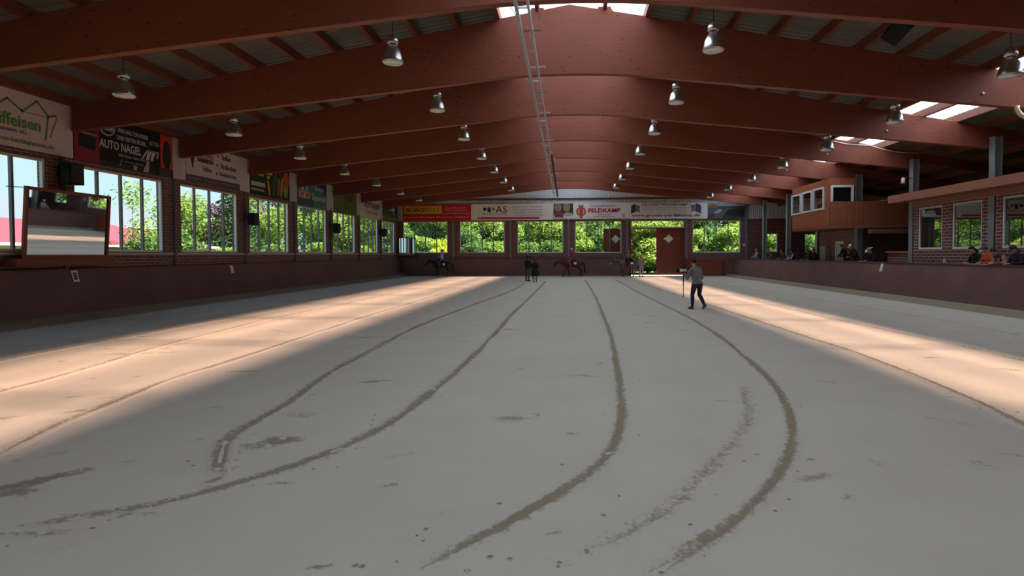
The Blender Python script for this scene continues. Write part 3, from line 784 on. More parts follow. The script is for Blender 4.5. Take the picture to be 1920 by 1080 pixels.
s.line([(2.90, .50), (3.14, .80), (3.24, .80), (3.10, .50)], .06, (.62, .58, .55), 'arch_logo'); s.line([(3.17, .50), (3.34, .80), (3.44, .80), (3.32, .50)], .06, (.62, .58, .55), 'arch_logo'); s.line([(3.38, .50), (3.52, .80), (3.68, .80), (3.64, .62)], .06, (.62, .58, .55), 'arch_logo')
s.text('48723 Münster · Kölner Straße 2', 1.78, .38, 1.30, .10, (.38, .36, .35)); s.text('www.auto-nagel.de', 2.02, .20, .90, .09, (.36, .34, .33))
s.rect(.98, .0, 3.55, .16, (.04, .038, .036), 'road_field', 1); s.poly([(2.9, .03), (3.18, .03), (3.22, .42), (3.12, .44)], (.42, .40, .38), 'white_figure', 5); s.rect(2.45, .02, 2.6, .18, (.42, .4, .38), 'white_figure', 5); s.poly([(1.8, .05), (1.86, .05), (1.95, .3), (1.9, .3)], (.25, .24, .23), 'white_figure', 5)
# construction
s = Sign('banner', 'white construction banner with a black horn shaped logo and a dark bottom strip', 'L', 22.04, 27.02, 4.80, 6.33, (.56, .50, .47), LG)
s.line([(.35, 0), (.35, 1.5)], .02, (.3, .28, .26)); s.rect(.38, .0, 4.15, .27, (.09, .08, .08), 'dark_strip')
s.text('Erdbau · Baugruben & Kanalbau', .55, .07, 3.4, .12, (.34, .32, .32))
s.poly([(.72, 1.22), (.95, 1.26), (1.02, 1.16), (.90, .98), (.84, .72), (.82, .52), (.76, .62), (.68, .88), (.67, 1.06)], (.02, .02, .02), 'horn_logo', 2)
s.rect(1.12, 1.06, 2.15, 1.20, (.52, .03, .05), 'red_bar', 2); s.text('Bauunternehmen', 1.18, 1.09, .92, .08, (.7, .6, .6), 0, 0, 4)
s.text('DONNERTAU', 1.10, .84, 1.06, .18, (.03, .03, .03), .03); s.text('Tiefbau', 1.40, .50, .62, .22, (.16, .15, .15))
for i, (tx, vv, wd) in enumerate((('Tiefbau', 1.17, .72), ('Straßenbau', .80, 1.15), ('Reitplatzbau', .42, 1.25))):
    s.text(tx, 2.72-.05*i, vv-.02, wd, .23, (.10, .09, .09)); s.ell(2.52-.06*i, vv+.1, .06, .06, (.5, .04, .04), 'red_bullet')
# vegetables
s = Sign('banner', 'dark green banner with yellow labels and coloured vegetables', 'L', 27.04, 31.84, 4.76, 6.30, (.015, .030, .014), LG)
s.rect(3.95, 0, 4.8, 1.54, (.46, .42, .40), 'white_margin'); s.rect(.75, .95, 1.25, 1.38, (.62, .45, .03), 'yellow_tag'); s.rect(.82, 1.1, 1.18, 1.28, (.03, .06, .02), 'tag_mark', 2); s.rect(1.38, 1.1, 2.1, 1.28, (.50, .42, .03), 'yellow_tag'); s.rect(1.6, .9, 1.85, 1.05, (.5, .42, .03), 'yellow_tag')
s.rect(.12, .42, 1.4, .62, (.45, .45, .42), 'white_bar'); s.rect(.12, .2, 1.3, .30, (.35, .35, .32), 'white_bar')
s.ell(2.35, .75, .22, .72, (.05, .10, .05), 'courgette', 2, 20, -.25); s.ell(2.75, .62, .14, .5, (.40, .10, .02), 'carrot', 2, 16, -.2); s.ell(3.05, .6, .12, .55, (.38, .30, .05), 'corn_cob', 3, 16, -.15); s.ell(3.55, 1.05, .34, .42, (.45, .10, .02), 'pumpkin', 2); s.ell(3.5, .55, .25, .45, (.25, .30, .08), 'leek', 1); s.ell(1.75, .45, .10, .42, (.45, .35, .03), 'banana', 2, 14, .25); s.ell(2.9, 1.3, .12, .14, (.4, .02, .02), 'tomato', 3)
# teal
s = Sign('banner', 'teal and dark blue banner with white letters and two orange squares', 'L', 31.86, 36.88, 4.65, 6.28, (.06, .20, .17), LG)
s.poly([(0, 0), (2.0, 0), (2.0, .5), (0, .7)], (.05, .10, .15), 'blue_field'); s.poly([(2.6, 1.62), (2.6, 1.2), (3.9, .8), (3.9, 1.62)], (.02, .035, .11), 'blue_field'); s.rect(3.95, 0, 5.0, 1.6, (.44, .42, .40), 'white_margin')
s.rect(.25, .45, 1.6, .80, (.5, .48, .46), 'white_box', 2); s.rect(.35, .50, .8, .76, (.55, .10, .03), 'orange_square', 3); s.rect(1.05, .50, 1.5, .76, (.55, .10, .03), 'orange_square', 3)
s.rect(.5, .85, .8, 1.5, (.40, .45, .45), 'white_bar', 2); s.rect(1.1, .85, 1.35, 1.5, (.35, .42, .42), 'white_bar', 2)
s.text('Seppenrade', 1.85, .30, 1.95, .48, (.50, .52, .50), .01); s.text('Bauzentrum', 2.3, 1.0, 1.2, .3, (.4, .42, .45), .01)
# meadow
s = Sign('banner', 'green meadow picture banner with a brown patch', 'L', 36.9, 41.36, 4.60, 6.26, (.09, .15, .05), LG)
s.rect(4.1, 0, 4.46, 1.66, (.45, .42, .40), 'white_margin'); s.ell(2.7, 1.25, .9, .38, (.10, .05, .03), 'brown_animal_shape', 2)
for i in range(26): s.line([(.1+.15*i, .02), (.16+.15*i+.1*math.sin(i*3), .45+.25*math.sin(i*1.7))], .05, (.20, .28, .09) if i % 2 else (.05, .10, .03), 'grass_blade', 3)
s = Sign('banner', 'pale banner with bold black lettering near the far corner', 'L', 41.38, 46.7, 4.62, 6.26, (.60, .50, .48), LG)
s.text('POTTHOFF', 1.15, .72, 3.5, .42, (.04, .035, .04), .02); s.text('Landtechnik', 1.6, .3, 2.4, .26, (.25, .35, .2)); s.rect(2.6, 1.3, 3.2, 1.4, (.2, .18, .18))
s = Sign('banner', 'dark banner with a white swoosh in the far left corner', 'L', 46.72, 50.8, 4.64, 6.2, (.06, .055, .05), LG)
s.poly([(1.6, .85), (3.1, 1.2), (3.3, 1.1), (2.9, .9), (3.2, .55), (2.6, .95)], (.65, .65, .62), 'swoosh', 2); s.rect(.1, .1, 3.8, .4, (.12, .12, .11), 'grey_field')
# far wall row
s = Sign('banner', 'narrow blank white board in the far left corner', 'F', -14.95, -14.5, 4.80, 6.1, (.50, .46, .44), FG)
mb = MB(); mb.box((-14.9, YF-.149, 4.801), (-14.55, YF-.0, 4.815)); mb.build('bracket', M['steel'], s.o)
s = Sign('banner', 'red banner with a yellow field reading BÜROBEST', 'F', -14.48, -8.52, 4.82, 6.20, (.62, .014, .035), FG)
s.rect(.12, .58, 3.42, 1.26, (.75, .52, .04), 'yellow_field'); s.text('BÜRO', .30, .72, 1.62, .42, (.36, .012, .012), .035); s.text('BEST', 1.98, .72, 1.24, .38, (.36, .05, .012), -.004)
s.text('Klaus Möller GmbH', 3.72, 1.02, 1.82, .14, (.68, .52, .5)); s.text('59348 Lüdinghausen', 3.68, .80, 1.95, .14, (.68, .52, .5)); s.text('www.moeller-buero.de', 3.62, .56, 2.1, .14, (.68, .52, .5))
s.text('Büromöbel · Bürotechnik · Büroplanung · Schulbedarf', .12, .18, 5.6, .20, (.65, .45, .42), .01)
s = Sign('banner', 'pale banner with three squares, large letters AS and a pink bottom stripe', 'F', -8.5, -1.42, 4.83, 6.22, (.86, .80, .79), FG)
s.rect(1.05, .82, 1.33, 1.08, (.02, .02, .06), 'logo_square'); s.rect(1.42, .66, 1.72, 1.10, (.06, .06, .14), 'logo_square'); s.rect(1.80, .82, 2.05, 1.08, (.28, .26, .25), 'logo_square')
s.text('AS', 2.12, .62, .98, .58, (.06, .05, .05), .0); s.line([(1.0, .56), (3.1, .56)], .025, (.45, .14, .14)); s.text('Baudekoration · Altsanierung', 1.1, .38, 2.0, .12, (.24, .22, .22))
for i, tx in enumerate(('Michael Stenz · Ascheberg', 'Maler und Lackiererbetrieb', 'Innenausbau · Trockenbau', 'www.as-ausbau.de')): s.text(tx, 3.6+.08*(i % 2), 1.06-.23*i, 2.5, .13, (.36, .34, .36))
s.rect(.55, .08, 5.9, .26, (.48, .06, .10), 'pink_stripe'); s.ell(.75, .17, .1, .1, (.6, .3, .3), 'stripe_dot', 3)
s = Sign('banner', 'white butcher banner with a photo of two children and red lettering FELDKAMP', 'F', -1.38, 5.12, 4.86, 6.26, (.88, .83, .84), FG)
s.rect(.02, .34, 1.68, 1.36, (.05, .06, .04), 'photo_field'); s.ell(.40, .98, .30, .34, (.42, .20, .14), 'child_face', 2); s.ell(1.12, .98, .30, .34, (.45, .22, .16), 'child_face', 2); s.ell(.40, 1.18, .29, .16, (.32, .22, .14), 'hair', 3); s.ell(1.12, 1.2, .29, .15, (.34, .24, .15), 'hair', 3); s.ell(.42, .45, .42, .18, (.16, .08, .16), 'pullover', 3); s.ell(1.25, .42, .40, .16, (.50, .48, .50), 'pullover', 3); s.rect(.1, .18, .85, .32, (.55, .03, .04), 'red_plate', 3); s.rect(.0, .06, 1.2, .16, (.55, .5, .46), 'tray', 2)
s.ell(2.36, .66, .42, .40, (.50, .07, .05), 'emblem', 2); s.ell(2.36, .66, .30, .28, (.60, .46, .42), 'emblem', 3); s.ell(2.36, .70, .16, .34, (.50, .10, .05), 'emblem_figure', 4); s.poly([(2.1, 1.05), (2.6, 1.05), (2.5, 1.3), (2.36, 1.12), (2.2, 1.3)], (.50, .10, .06), 'emblem_crown', 3); s.rect(2.25, .1, 2.5, .26, (.5, .08, .06), 'emblem_foot', 3)
s.text('Die Landfleischerei', 3.12, 1.03, 2.18, .25, (.28, .24, .25), -.004, .35); s.text('FELDKAMP', 2.98, .56, 2.72, .36, (.42, .012, .05), .03); s.text('Grothues 28', 3.75, .34, 1.1, .13, (.25, .23, .24)); s.text('59348 Lüdinghausen', 3.35, .14, 1.9, .13, (.25, .23, .24)); s.line([(.0, .03), (6.5, .03)], .04, (.35, .33, .32)); s.ell(5.98, .28, .14, .16, (.58, .44, .38), 'pale_seal', 2)
s = Sign('banner', 'white banner reading GROSSE PERDEKAMP with its web address below', 'F', 5.14, 11.64, 4.86, 6.24, (.88, .84, .87), FG)
s.poly([(.08, .42), (.10, 1.12), (.45, 1.30), (.45, .62)], (.04, .05, .07), 'truck_picture', 2); s.poly([(.45, .6), (.45, 1.2), (.85, 1.1), (.78, .62)], (.24, .22, .22), 'truck_picture', 2); s.ell(.80, .62, .05, .07, (.1, .1, .1), 'wheel', 3)
s.poly([(5.98, .42), (5.95, 1.12), (5.55, 1.32), (5.5, .62)], (.05, .08, .18), 'truck_picture', 2); s.poly([(5.5, .62), (5.52, 1.22), (5.1, 1.12), (5.15, .62)], (.26, .24, .25), 'truck_picture', 2); s.ell(5.15, .62, .05, .07, (.1, .1, .1), 'wheel', 3)
s.text('GROSSE PERDEKAMP !', .95, 1.08, 4.1, .23, (.13, .12, .13), .015); s.line([(.95, .93), (5.0, .93)], .04, (.22, .20, .21))
for i, (a, b, tx) in enumerate(((.95, 4.1, 'Landtechnik · Stalltechnik · Baumaschinen · Service'), (1.2, 3.6, 'Verkauf · Reparatur · Vermietung'), (.95, 4.1, 'Erdarbeiten · Transporte · Schüttgüter · Abbruch'))): s.text(tx, a, .74-.16*i, b, .11, (.30, .28, .30))
s.text('www.grosse-perdekamp.de', .12, .12, 5.75, .30, (.07, .07, .08), .02)
s = Sign('banner', 'dark landscape picture banner at the right end of the far wall', 'F', 11.66, 14.74, 4.9, 6.22, (.06, .065, .075), FG)
s.rect(0, 1.0, 3.08, 1.32, (.32, .40, .44), 'sky_field'); s.poly([(0, 1.05), (.4, 1.2), (1.0, 1.0), (.6, .85), (0, .85)], (.30, .16, .04), 'yellow_hill', 2); s.poly([(0, .2), (.9, .5), (1.2, .9), (0, .75)], (.08, .11, .18), 'blue_field', 2); s.ell(.85, .55, .35, .14, (.40, .40, .42), 'white_vehicle', 3, 16, .4); s.poly([(1.0, .25), (3.0, .15), (3.0, .8), (1.6, .7)], (.025, .028, .03), 'dark_hill', 2); s.poly([(.3, 0), (1.6, .9), (1.8, .9), (1.2, 0)], (.12, .12, .13), 'road', 3)

# arena letter plates
def plate(side, y, txt, label):
    r_ = empty('letter_plate', (0, 0, 0)); tag(r_, label, 'sign', 'white letter plates on the kickboards')
    mb = MB()
    sgn = 1 if side == 'L' else -1
    def face(z): return (XL+.52-.37*((z+.05)/1.51)+.012) if side == 'L' else (XK-.38+.38*((z+.05)/1.51)-.012)
    z0, z1 = 1.08, 1.42; a, b = y-.11, y+.11
    vs = [(face(z0), a, z0), (face(z0), b, z0), (face(z1), b, z1), (face(z1), a, z1)]
    vs += [(x-sgn*.02, yy, zz) for x, yy, zz in vs]
    mb.add(vs, [(0, 1, 2, 3), (7, 6, 5, 4), (0, 4, 5, 1), (1, 5, 6, 2), (2, 6, 7, 3), (3, 7, 4, 0)]); mb.build('panel', P((.72, .70, .70), .5), r_)
    if txt:
        cu = bpy.data.curves.new('lettering', 'FONT'); cu.body = txt; cu.size = 1; cu.extrude = .006; cu.resolution_u = 3; cu.offset = .03
        ob = bpy.data.objects.new('tmp', cu); C.objects.link(ob); me = bpy.data.meshes.new_from_object(ob.evaluated_get(bpy.context.evaluated_depsgraph_get())); bpy.data.objects.remove(ob)
        xs = [q.co.x for q in me.vertices]; ys = [q.co.y for q in me.vertices]
        for q in me.vertices:
            u = (q.co.x-min(xs))/(max(xs)-min(xs)); v = (q.co.y-min(ys))/(max(ys)-min(ys)); z = z0+.06+v*.22
            q.co = Vector((face(z)+sgn*(.003+q.co.z*.3), y+sgn*(-.065+.13*u), z))
        me.materials.clear(); me.materials.append(P((.02, .02, .02))); o = bpy.data.objects.new('lettering', me); C.objects.link(o); o.parent = r_
plate('L', 16.92, 'B', 'white letter plate on the left kickboard below the tilted mirror')
plate('L', 25.15, None, 'white plate on the left kickboard under the construction banner window')
plate('R', 27.1, None, 'white plate on the right kickboard below the brick corner')

# ------------------------------------------------------------------ spectator side: terrace, brick block, booth, balcony, bar
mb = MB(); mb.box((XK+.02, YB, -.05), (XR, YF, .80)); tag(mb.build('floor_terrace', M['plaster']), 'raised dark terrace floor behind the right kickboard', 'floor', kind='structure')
BY = 26.72
blk = [(24.44, 26.06, 2.04, 3.80), (22.17, 23.82, 2.04, 3.80), (19.5, 21.17, 2.04, 3.80), (17.2, 18.87, 2.04, 3.80), (14.6, 16.2, 2.04, 3.8), (12.3, 13.9, 2.04, 3.8)]
wall('wall_block', 'y', XC, XC+.25, YB, BY, .80, 4.12, [(a, b, c, d) for a, b, c, d in blk]+[(Y0+BAY*k-.18, Y0+BAY*k+.18, .80, 4.12) for k in range(-5, 3)], M['brick_pale'], 'brick front of the clubroom block beside the right kickboard')
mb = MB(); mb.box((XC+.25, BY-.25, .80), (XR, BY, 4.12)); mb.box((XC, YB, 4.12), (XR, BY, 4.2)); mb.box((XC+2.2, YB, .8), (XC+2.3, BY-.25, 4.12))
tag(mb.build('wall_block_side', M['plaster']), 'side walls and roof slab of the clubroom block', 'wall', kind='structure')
bl = ['clubroom window nearest the brick corner, by the grey corner post', 'clubroom window second from the brick corner', 'clubroom window third from the brick corner, at the right picture edge', 'clubroom window fourth from the brick corner', 'clubroom window fifth from the brick corner', 'clubroom window sixth from the brick corner']
for i, (a, b, c, d) in enumerate(blk): window(wi, 'y', XC+.07, a, b, c, d, 0, True, bl[i]); wi += 1
for i, (a, b, c, d) in enumerate(blk[:4]):
    pass
mb = MB(); mb.box((XC-.62, YB, 4.10), (XC+.0, 27.3, 4.42)); mb.box((XC, BY+.001, 4.21), (XC+.6, 27.3, 4.42))
mb.box((XC-.03, YB, 3.88), (XC-.001, 26.4, 4.095)); tag(mb.build('trim_3', M['fascia']), 'sloping wooden fascia overhanging the clubroom windows', 'fascia', kind='structure')
# thin grey posts on the block front are the columns themselves
# balcony
bal = empty('balcony', (13.3, 31.05, 3.17)); tag(bal, 'wood-clad balcony front between the booth and the brick block', 'balcony')
mb = MB(); n = 38
for i in range(n): mb.box((5.2*i/n, 0, .17), (5.2*(i+1)/n-.010, .05, 1.36))
mb.build('cladding', M['clad'], bal)
mb = MB(); mb.box((.05, -.04, 0), (5.25, .05, .165)); mb.build('bottom_board', M['fascia'], bal)
mb = MB(); mb.box((.05, .06, .02), (1.40, 5.3, .13)); mb.box((1.80, .06, .02), (7.3, 5.3, .13)); mb.box((1.40, .06, .02), (1.80, .26, .13)); mb.box((1.40, .68, .02), (1.80, 5.15, .13)); mb.build('deck', M['clad'], bal)
mb = MB(); mb.box((1.9, -.3, -.28), (5.4, .1, -.06)); mb.build('support_beam', M['fascia'], bal)
# booth
bo = empty('judges_booth', (13.3, 31.2, 3.315)); tag(bo, 'raised wood-clad booth with three white-framed windows above the terrace', 'booth')
def cladwall(name, axis, plane, u0, u1, z0, z1, holes, th=.06):
    mb = MB(); n = int((u1-u0)/.14)
    for i in range(n):
        a, b = u0+(u1-u0)*i/n, u0+(u1-u0)*(i+1)/n-.008; segs = [(z0, z1)]
        for (ha, hb, hc, hd) in holes:
            if b > ha and a < hb: segs = [(z0, hc), (hd, z1)]
        for (c, d) in segs:
            if axis == 'y': mb.box((plane, a, c), (plane+th, b, d))
            else: mb.box((a, plane, c), (b, plane+th, d))
    return mb.build(name, M['clad'], bo)
bw = [(.70, 2.02, .87, 2.06), (2.22, 3.58, .86, 2.04), (3.78, 5.18, .84, 2.02)]
cladwall('side_cladding', 'y', .0, 0, 5.10, .0, 2.38, bw)
cladwall('front_cladding', 'x', .0, .07, 1.30, 0, 2.38, [(.10, 1.16, 1.1, 2.02)])
mb = MB(); mb.box((1.30, .0, 0), (1.36, 5.1, 2.3)); mb.build('inner_wall', M['clad'], bo)
mb = MB(); mb.box((.0, .06, 2.385), (1.36, 5.1, 2.42)); mb.build('top_board', M['clad'], bo)
for (a, b, c, d) in bw:
    mb = MB(); t = .09; dx = -.03
    mb.box((dx, a, c), (.09, a+t, d)); mb.box((dx, b-t, c), (.09, b, d)); mb.box((dx, a+t, c), (.09, b-t, c+t)); mb.box((dx, a+t, d-t), (.09, b-t, d))
    f = mb.build('window_frame', M['white'], bo); mb = MB(); mb.box((.02, a+t, c+t), (.03, b-t, d-t)); mb.build('pane', M['glass_coated'], f)
mb = MB(); a, b, c, d = .06, 1.20, 1.06, 2.06; t = .11
mb.box((a, -.03, c), (a+t, .09, d)); mb.box((b-t, -.03, c), (b, .09, d)); mb.box((a+t, -.03, d-t), (b-t, .09, d)); f = mb.build('window_frame', M['white'], bo)
mb = MB(); mb.box((a+t, .05, c), (b-t, .06, d-t)); mb.build('pane', P((.008, .008, .009), .3), f)
# terrace wall under the booth with a pale door and a grey cabinet
wall('wall_terrace', 'y', 14.88, 15.12, 31.7, 36.3, .80, 3.15, [(33.1, 34.2, .80, 2.56)], M['brick'], 'brick terrace wall with a pale door under the booth')
dd = empty('door_3', (14.98, 33.1, .80)); tag(dd, 'pale greenish glazed door in the brick terrace wall', 'door', kind='structure')
mb = MB(); mb.box((-.06, .01, 0), (.04, .09, 1.75)); mb.box((-.06, 1.01, 0), (.04, 1.09, 1.75)); mb.box((-.06, .09, 1.66), (.04, 1.01, 1.75)); mb.build('frame', M['white'], dd)
mb = MB(); mb.box((0, .09, 0), (.02, 1.01, 1.66)); mb.build('leaf', P((.42, .50, .40), .4), dd)
mb = MB(); mb.tube([(-.05, .2, .85), (-.05, .2, 1.0)], .015, 6); mb.build('handle', M['black'], dd)
cb = empty('grey_cabinet', (14.72, 35.05, .80)); tag(cb, 'grey upright cabinet left of the pale terrace door', 'cabinet')
mb = MB(); mb.box((-.13, -.36, 0), (.15, .36, 1.50)); mb.build('body', P((.32, .32, .31), .5), cb, .01)
for a, b in ((-.34, -.01), (.01, .34)): mb = MB(); mb.box((-.15, a, .05), (-.132, b, 1.45)); mb.build('door', P((.33, .33, .32), .5), cb)
# bar recess
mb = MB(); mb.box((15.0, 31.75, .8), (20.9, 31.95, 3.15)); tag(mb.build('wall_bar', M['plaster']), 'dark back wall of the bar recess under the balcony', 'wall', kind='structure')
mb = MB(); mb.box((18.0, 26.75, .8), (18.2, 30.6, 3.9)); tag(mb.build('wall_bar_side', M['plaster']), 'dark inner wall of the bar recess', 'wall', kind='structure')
ct = empty('bar_counter', (XC+.30, 27.85, .80)); tag(ct, 'brick bar counter with an orange wooden top beside the brick corner', 'counter')
mb = MB(); mb.box((-.12, -.95, 0), (.3, .95, 1.10)); mb.build('base', M['brick_pale'], ct); mb = MB(); mb.box((-.2, -1.0, 1.101), (.4, 1.0, 1.17)); mb.build('top', M['orange'], ct)
bd = empty('notice_board', (16.6, 31.73, 1.7)); tag(bd, 'dim framed board on the dark back wall of the bar recess', 'board')
mb = MB(); mb.box((-.7, -.03, 0), (.7, 0, .95)); mb.build('frame', M['framewood'], bd); mb = MB(); mb.box((-.64, -.035, .06), (.64, -.031, .89)); mb.build('panel', M['plaster'], bd)
# spectator benches
for (a, b, lab) in ((19.0, 22.5, 'long wooden spectator bench behind the right kickboard in front of the clubroom windows'), (28.0, 47.8, 'long wooden spectator bench behind the right kickboard below the booth and balcony')):
    r_ = empty('spectator_bench', (XK+.62, (a+b)/2, .80)); tag(r_, lab, 'bench'); L_ = (b-a)/2
    mb = MB(); mb.box((-.17, -L_, .40), (.17, L_, .44)); mb.build('seat', M['framewood'], r_)
    for yy in (-L_+.2, 0, L_-.2): mb = MB(); mb.box((-.14, yy-.04, 0), (.14, yy+.04, .40)); mb.build('leg', M['framewood'], r_)

# ------------------------------------------------------------------ house and sheds outside on the left
def house(name, loc, rz, L, W, he, hr, hip, roofc, wallc, label):
    r_ = empty(name, loc, rz); tag(r_, label, 'building')
    mb = MB(); mb.box((-W/2, -L/2, 0), (W/2, L/2, he)); mb.build('walls', P(wallc, .8), r_)
    o = .5; mb = MB()
    vs = [(-W/2-o, -L/2-o, he), (W/2+o, -L/2-o, he), (W/2+o, L/2+o, he), (-W/2-o, L/2+o, he), (0, -L/2+hip, hr), (0, L/2-hip, hr)]
    mb.add(vs, [(0, 1, 4), (1, 2, 5, 4), (2, 3, 5), (3, 0, 4, 5), (3, 2, 1, 0)]); mb.build('roof', P(roofc, .7), r_)
    mb = MB(); mb.box((W/2+o, -L/2-o, he-.12), (W/2+o+.1, L/2+o, he+.02)); mb.box((-W/2-o, L/2+o, he-.12), (W/2+o, L/2+o+.1, he+.02)); mb.build('gutter', M['white'], r_)
    for i in range(5):
        mb = MB(); y = -L/2+L*(i+.5)/5; mb.box((W/2, y-.6, .9), (W/2+.04, y+.6, 2.0)); mb.build('house_window', P((.12, .15, .17), .2), r_)
house('red_roof_house', (-34.5, 35.8, -.06), 0, 25.0, 8.4, 2.6, 4.25, 5.5, (.105, .024, .040), (.45, .42, .38), 'low house with a bright red hipped roof outside the left windows')
house('barn', (-66, 64, -.06), 0, 46, 18, 5.6, 9.0, .2, (.055, .088, .115), (.1, .11, .11), 'large pale grey barn roof behind the red roofed house')

# ------------------------------------------------------------------ trees and bushes
def leaf_cloud(name, blobs, n, size, mat, seed, parent=None):
    r_ = random.Random(seed); V = []; Fc = []
    tot = [b[3]*b[4]*b[5] for b in blobs]; sm = sum(tot)
    for b, t in zip(blobs, tot):
        for i in range(int(n*t/sm)):
            z = r_.uniform(-1, 1); a = r_.uniform(0, 2*PI); q = math.sqrt(1-z*z); rr = r_.random()**.33*1.02
            # small clumps: leaves gather where a noise is high
            d = Vector((q*math.cos(a), q*math.sin(a), z))
            if mnoise.noise(d*3.1+Vector((seed, b[0], b[2]))) < -.18 and rr > .6: continue
            p = Vector((b[0]+d.x*b[3]*rr, b[1]+d.y*b[4]*rr, b[2]+d.z*b[5]*rr))
            s = size*r_.uniform(.6, 1.3)
            e = Euler((r_.uniform(-1, 1), r_.uniform(-1, 1), r_.uniform(0, 6.28))).to_matrix()
            o = len(V)
            for (x, y, zz) in ((-s, 0, 0), (0, -s*.5, s*.12), (s, 0, 0), (0, s*.5, s*.12)): V.append(tuple(p+e @ Vector((x, y, zz))))
            Fc.append((o, o+1, o+2, o+3))
    me = bpy.data.meshes.new(name); me.from_pydata(V, [], Fc); me.materials.append(mat); me.update()
    o = bpy.data.objects.new(name, me); C.objects.link(o)
    if parent is not None: o.parent = parent
    return o
LM = {'bright': leaf_mat('leaves_bright', (.060, .140, .030), (.185, .31, .075)), 'mid': leaf_mat('leaves_mid', (.022, .075, .024), (.10, .20, .06)), 'dark': leaf_mat('leaves_dark', (.018, .05, .022), (.05, .11, .05)),
      'yellow': leaf_mat('leaves_yellow', (.17, .27, .03), (.28, .38, .055)), 'purple': leaf_mat('leaves_purple', (.035, .018, .028), (.09, .05, .07))}
M['bark'] = wood('bark', (.14, .11, .085), 2, knots=False, rough=.9)
def tree_proto(kind, H, Wd, mat, seed, n=5200, size=.24, low=.18, trunk=.2):
    r_ = empty(kind); rr = random.Random(seed); blobs = []
    if kind == 'conifer':
        for i in range(7):
            t = i/6; blobs.append((0, 0, H*(.10+.85*t), Wd*(1-.85*t)*.5+.15, Wd*(1-.85*t)*.5+.15, H*.11))
    else:
        for i in range(9):
            t = rr.random(); a = rr.uniform(0, 6.28); rad = Wd*.28*math.sin(PI*(.15+.8*t))
            blobs.append((rad*math.cos(a), rad*math.sin(a), H*(low+.12+(.80-low)*t), Wd*rr.uniform(.2, .32), Wd*rr.uniform(.2, .32), H*rr.uniform(.10, .16)))
    leaf_cloud('crown', blobs, n, size, LM[mat], seed, r_)
    mb = MB()
    if trunk:
        mb.tube([(0, 0, -.1), (.05, .02, H*.3), (-.05, .05, H*.6), (0, 0, H*.85)], [trunk, trunk*.8, trunk*.5, trunk*.15], 8)
        if kind != 'conifer':
            for i in range(6):
                a = rr.uniform(0, 6.28); h = H*rr.uniform(.25, .6); mb.tube([(0, 0, h), (Wd*.16*math.cos(a), Wd*.16*math.sin(a), h+H*.12), (Wd*.3*math.cos(a), Wd*.3*math.sin(a), h+H*.2)], [trunk*.5, trunk*.3, trunk*.1], 6)
        mb.build('trunk', M['bark'], r_)
    return r_
PR = {}
prnd = random.Random(21)
def plant(key, x, y, s, label, group, rz=None, sz=None):
    mk, args = PDEF[key]
    if key not in PR: PR[key] = tree_proto(*args); q = PR[key]
    else: q = copy_tree(PR[key])
    q.location = (x, y, -.06); q.scale = (s, s, sz or s); q.rotation_euler = (0, 0, prnd.uniform(0, 6.28) if rz is None else rz)
    tag(q, label, mk, group); return q
PDEF = {
 'broad': ('tree', ('tree', 11, 7.5, 'bright', 11, 7500, .20, .12, .22)),
 'broad2': ('tree', ('tree', 12, 8.0, 'mid', 23, 7500, .21, .08, .24)),
 'darkt': ('tree', ('tree', 13, 8.0, 'dark', 35, 7000, .22, .05, .24)),
 'conifer': ('tree', ('conifer', 12, 5.0, 'dark', 5, 6000, .20, .1, .2)),
 'purple': ('tree', ('tree', 7, 5.0, 'purple', 51, 5000, .17, .1, .15)),
 'young': ('tree', ('young_tree', 7, 4.2, 'bright', 62, 1300, .13, .30, .06)),
 'bush': ('bush', ('bush', 3.4, 3.8, 'bright', 73, 3800, .14, .0, .05)),
 'bushd': ('bush', ('bush', 3.2, 3.8, 'mid', 84, 3800, .14, .0, .05)),
 'yellow': ('bush', ('bush', 3.6, 3.2, 'yellow', 95, 3600, .13, .0, .05)),
}
GF = 'trees and bushes outside the far wall'; GL = 'trees and bushes outside the left wall'
# beyond the far wall: back row, middle row, bushes in front
for i in range(11): plant('darkt', -30+6.5*i+prnd.uniform(-1, 1), 84+prnd.uniform(-3, 3), 1.35, 'tall dark green tree in the back row of the wood beyond the far windows', GF)
mids = [('broad', -22, 66), ('broad2', -16, 70), ('broad', -11.2, 67), ('broad2', -6.5, 72), ('broad', -3.0, 66), ('broad2', 1.5, 70), ('broad2', 6.5, 72), ('broad', 10.0, 68), ('broad2', 13.5, 73), ('darkt', 17.0, 70), ('broad', 21, 67), ('broad2', 26, 68), ('darkt', -8.5, 77), ('darkt', 3.5, 78)]
for i, (k, x, y) in enumerate(mids): plant(k, x, y, .92, {'broad': 'bright green leafy tree', 'broad2': 'mid green leafy tree', 'darkt': 'dark leafy tree'}[k]+' beyond the far windows, %s in the middle row from the left' % (ORD+['thirteenth', 'fourteenth'])[sorted(m_[1] for m_ in mids).index(x)], GF)
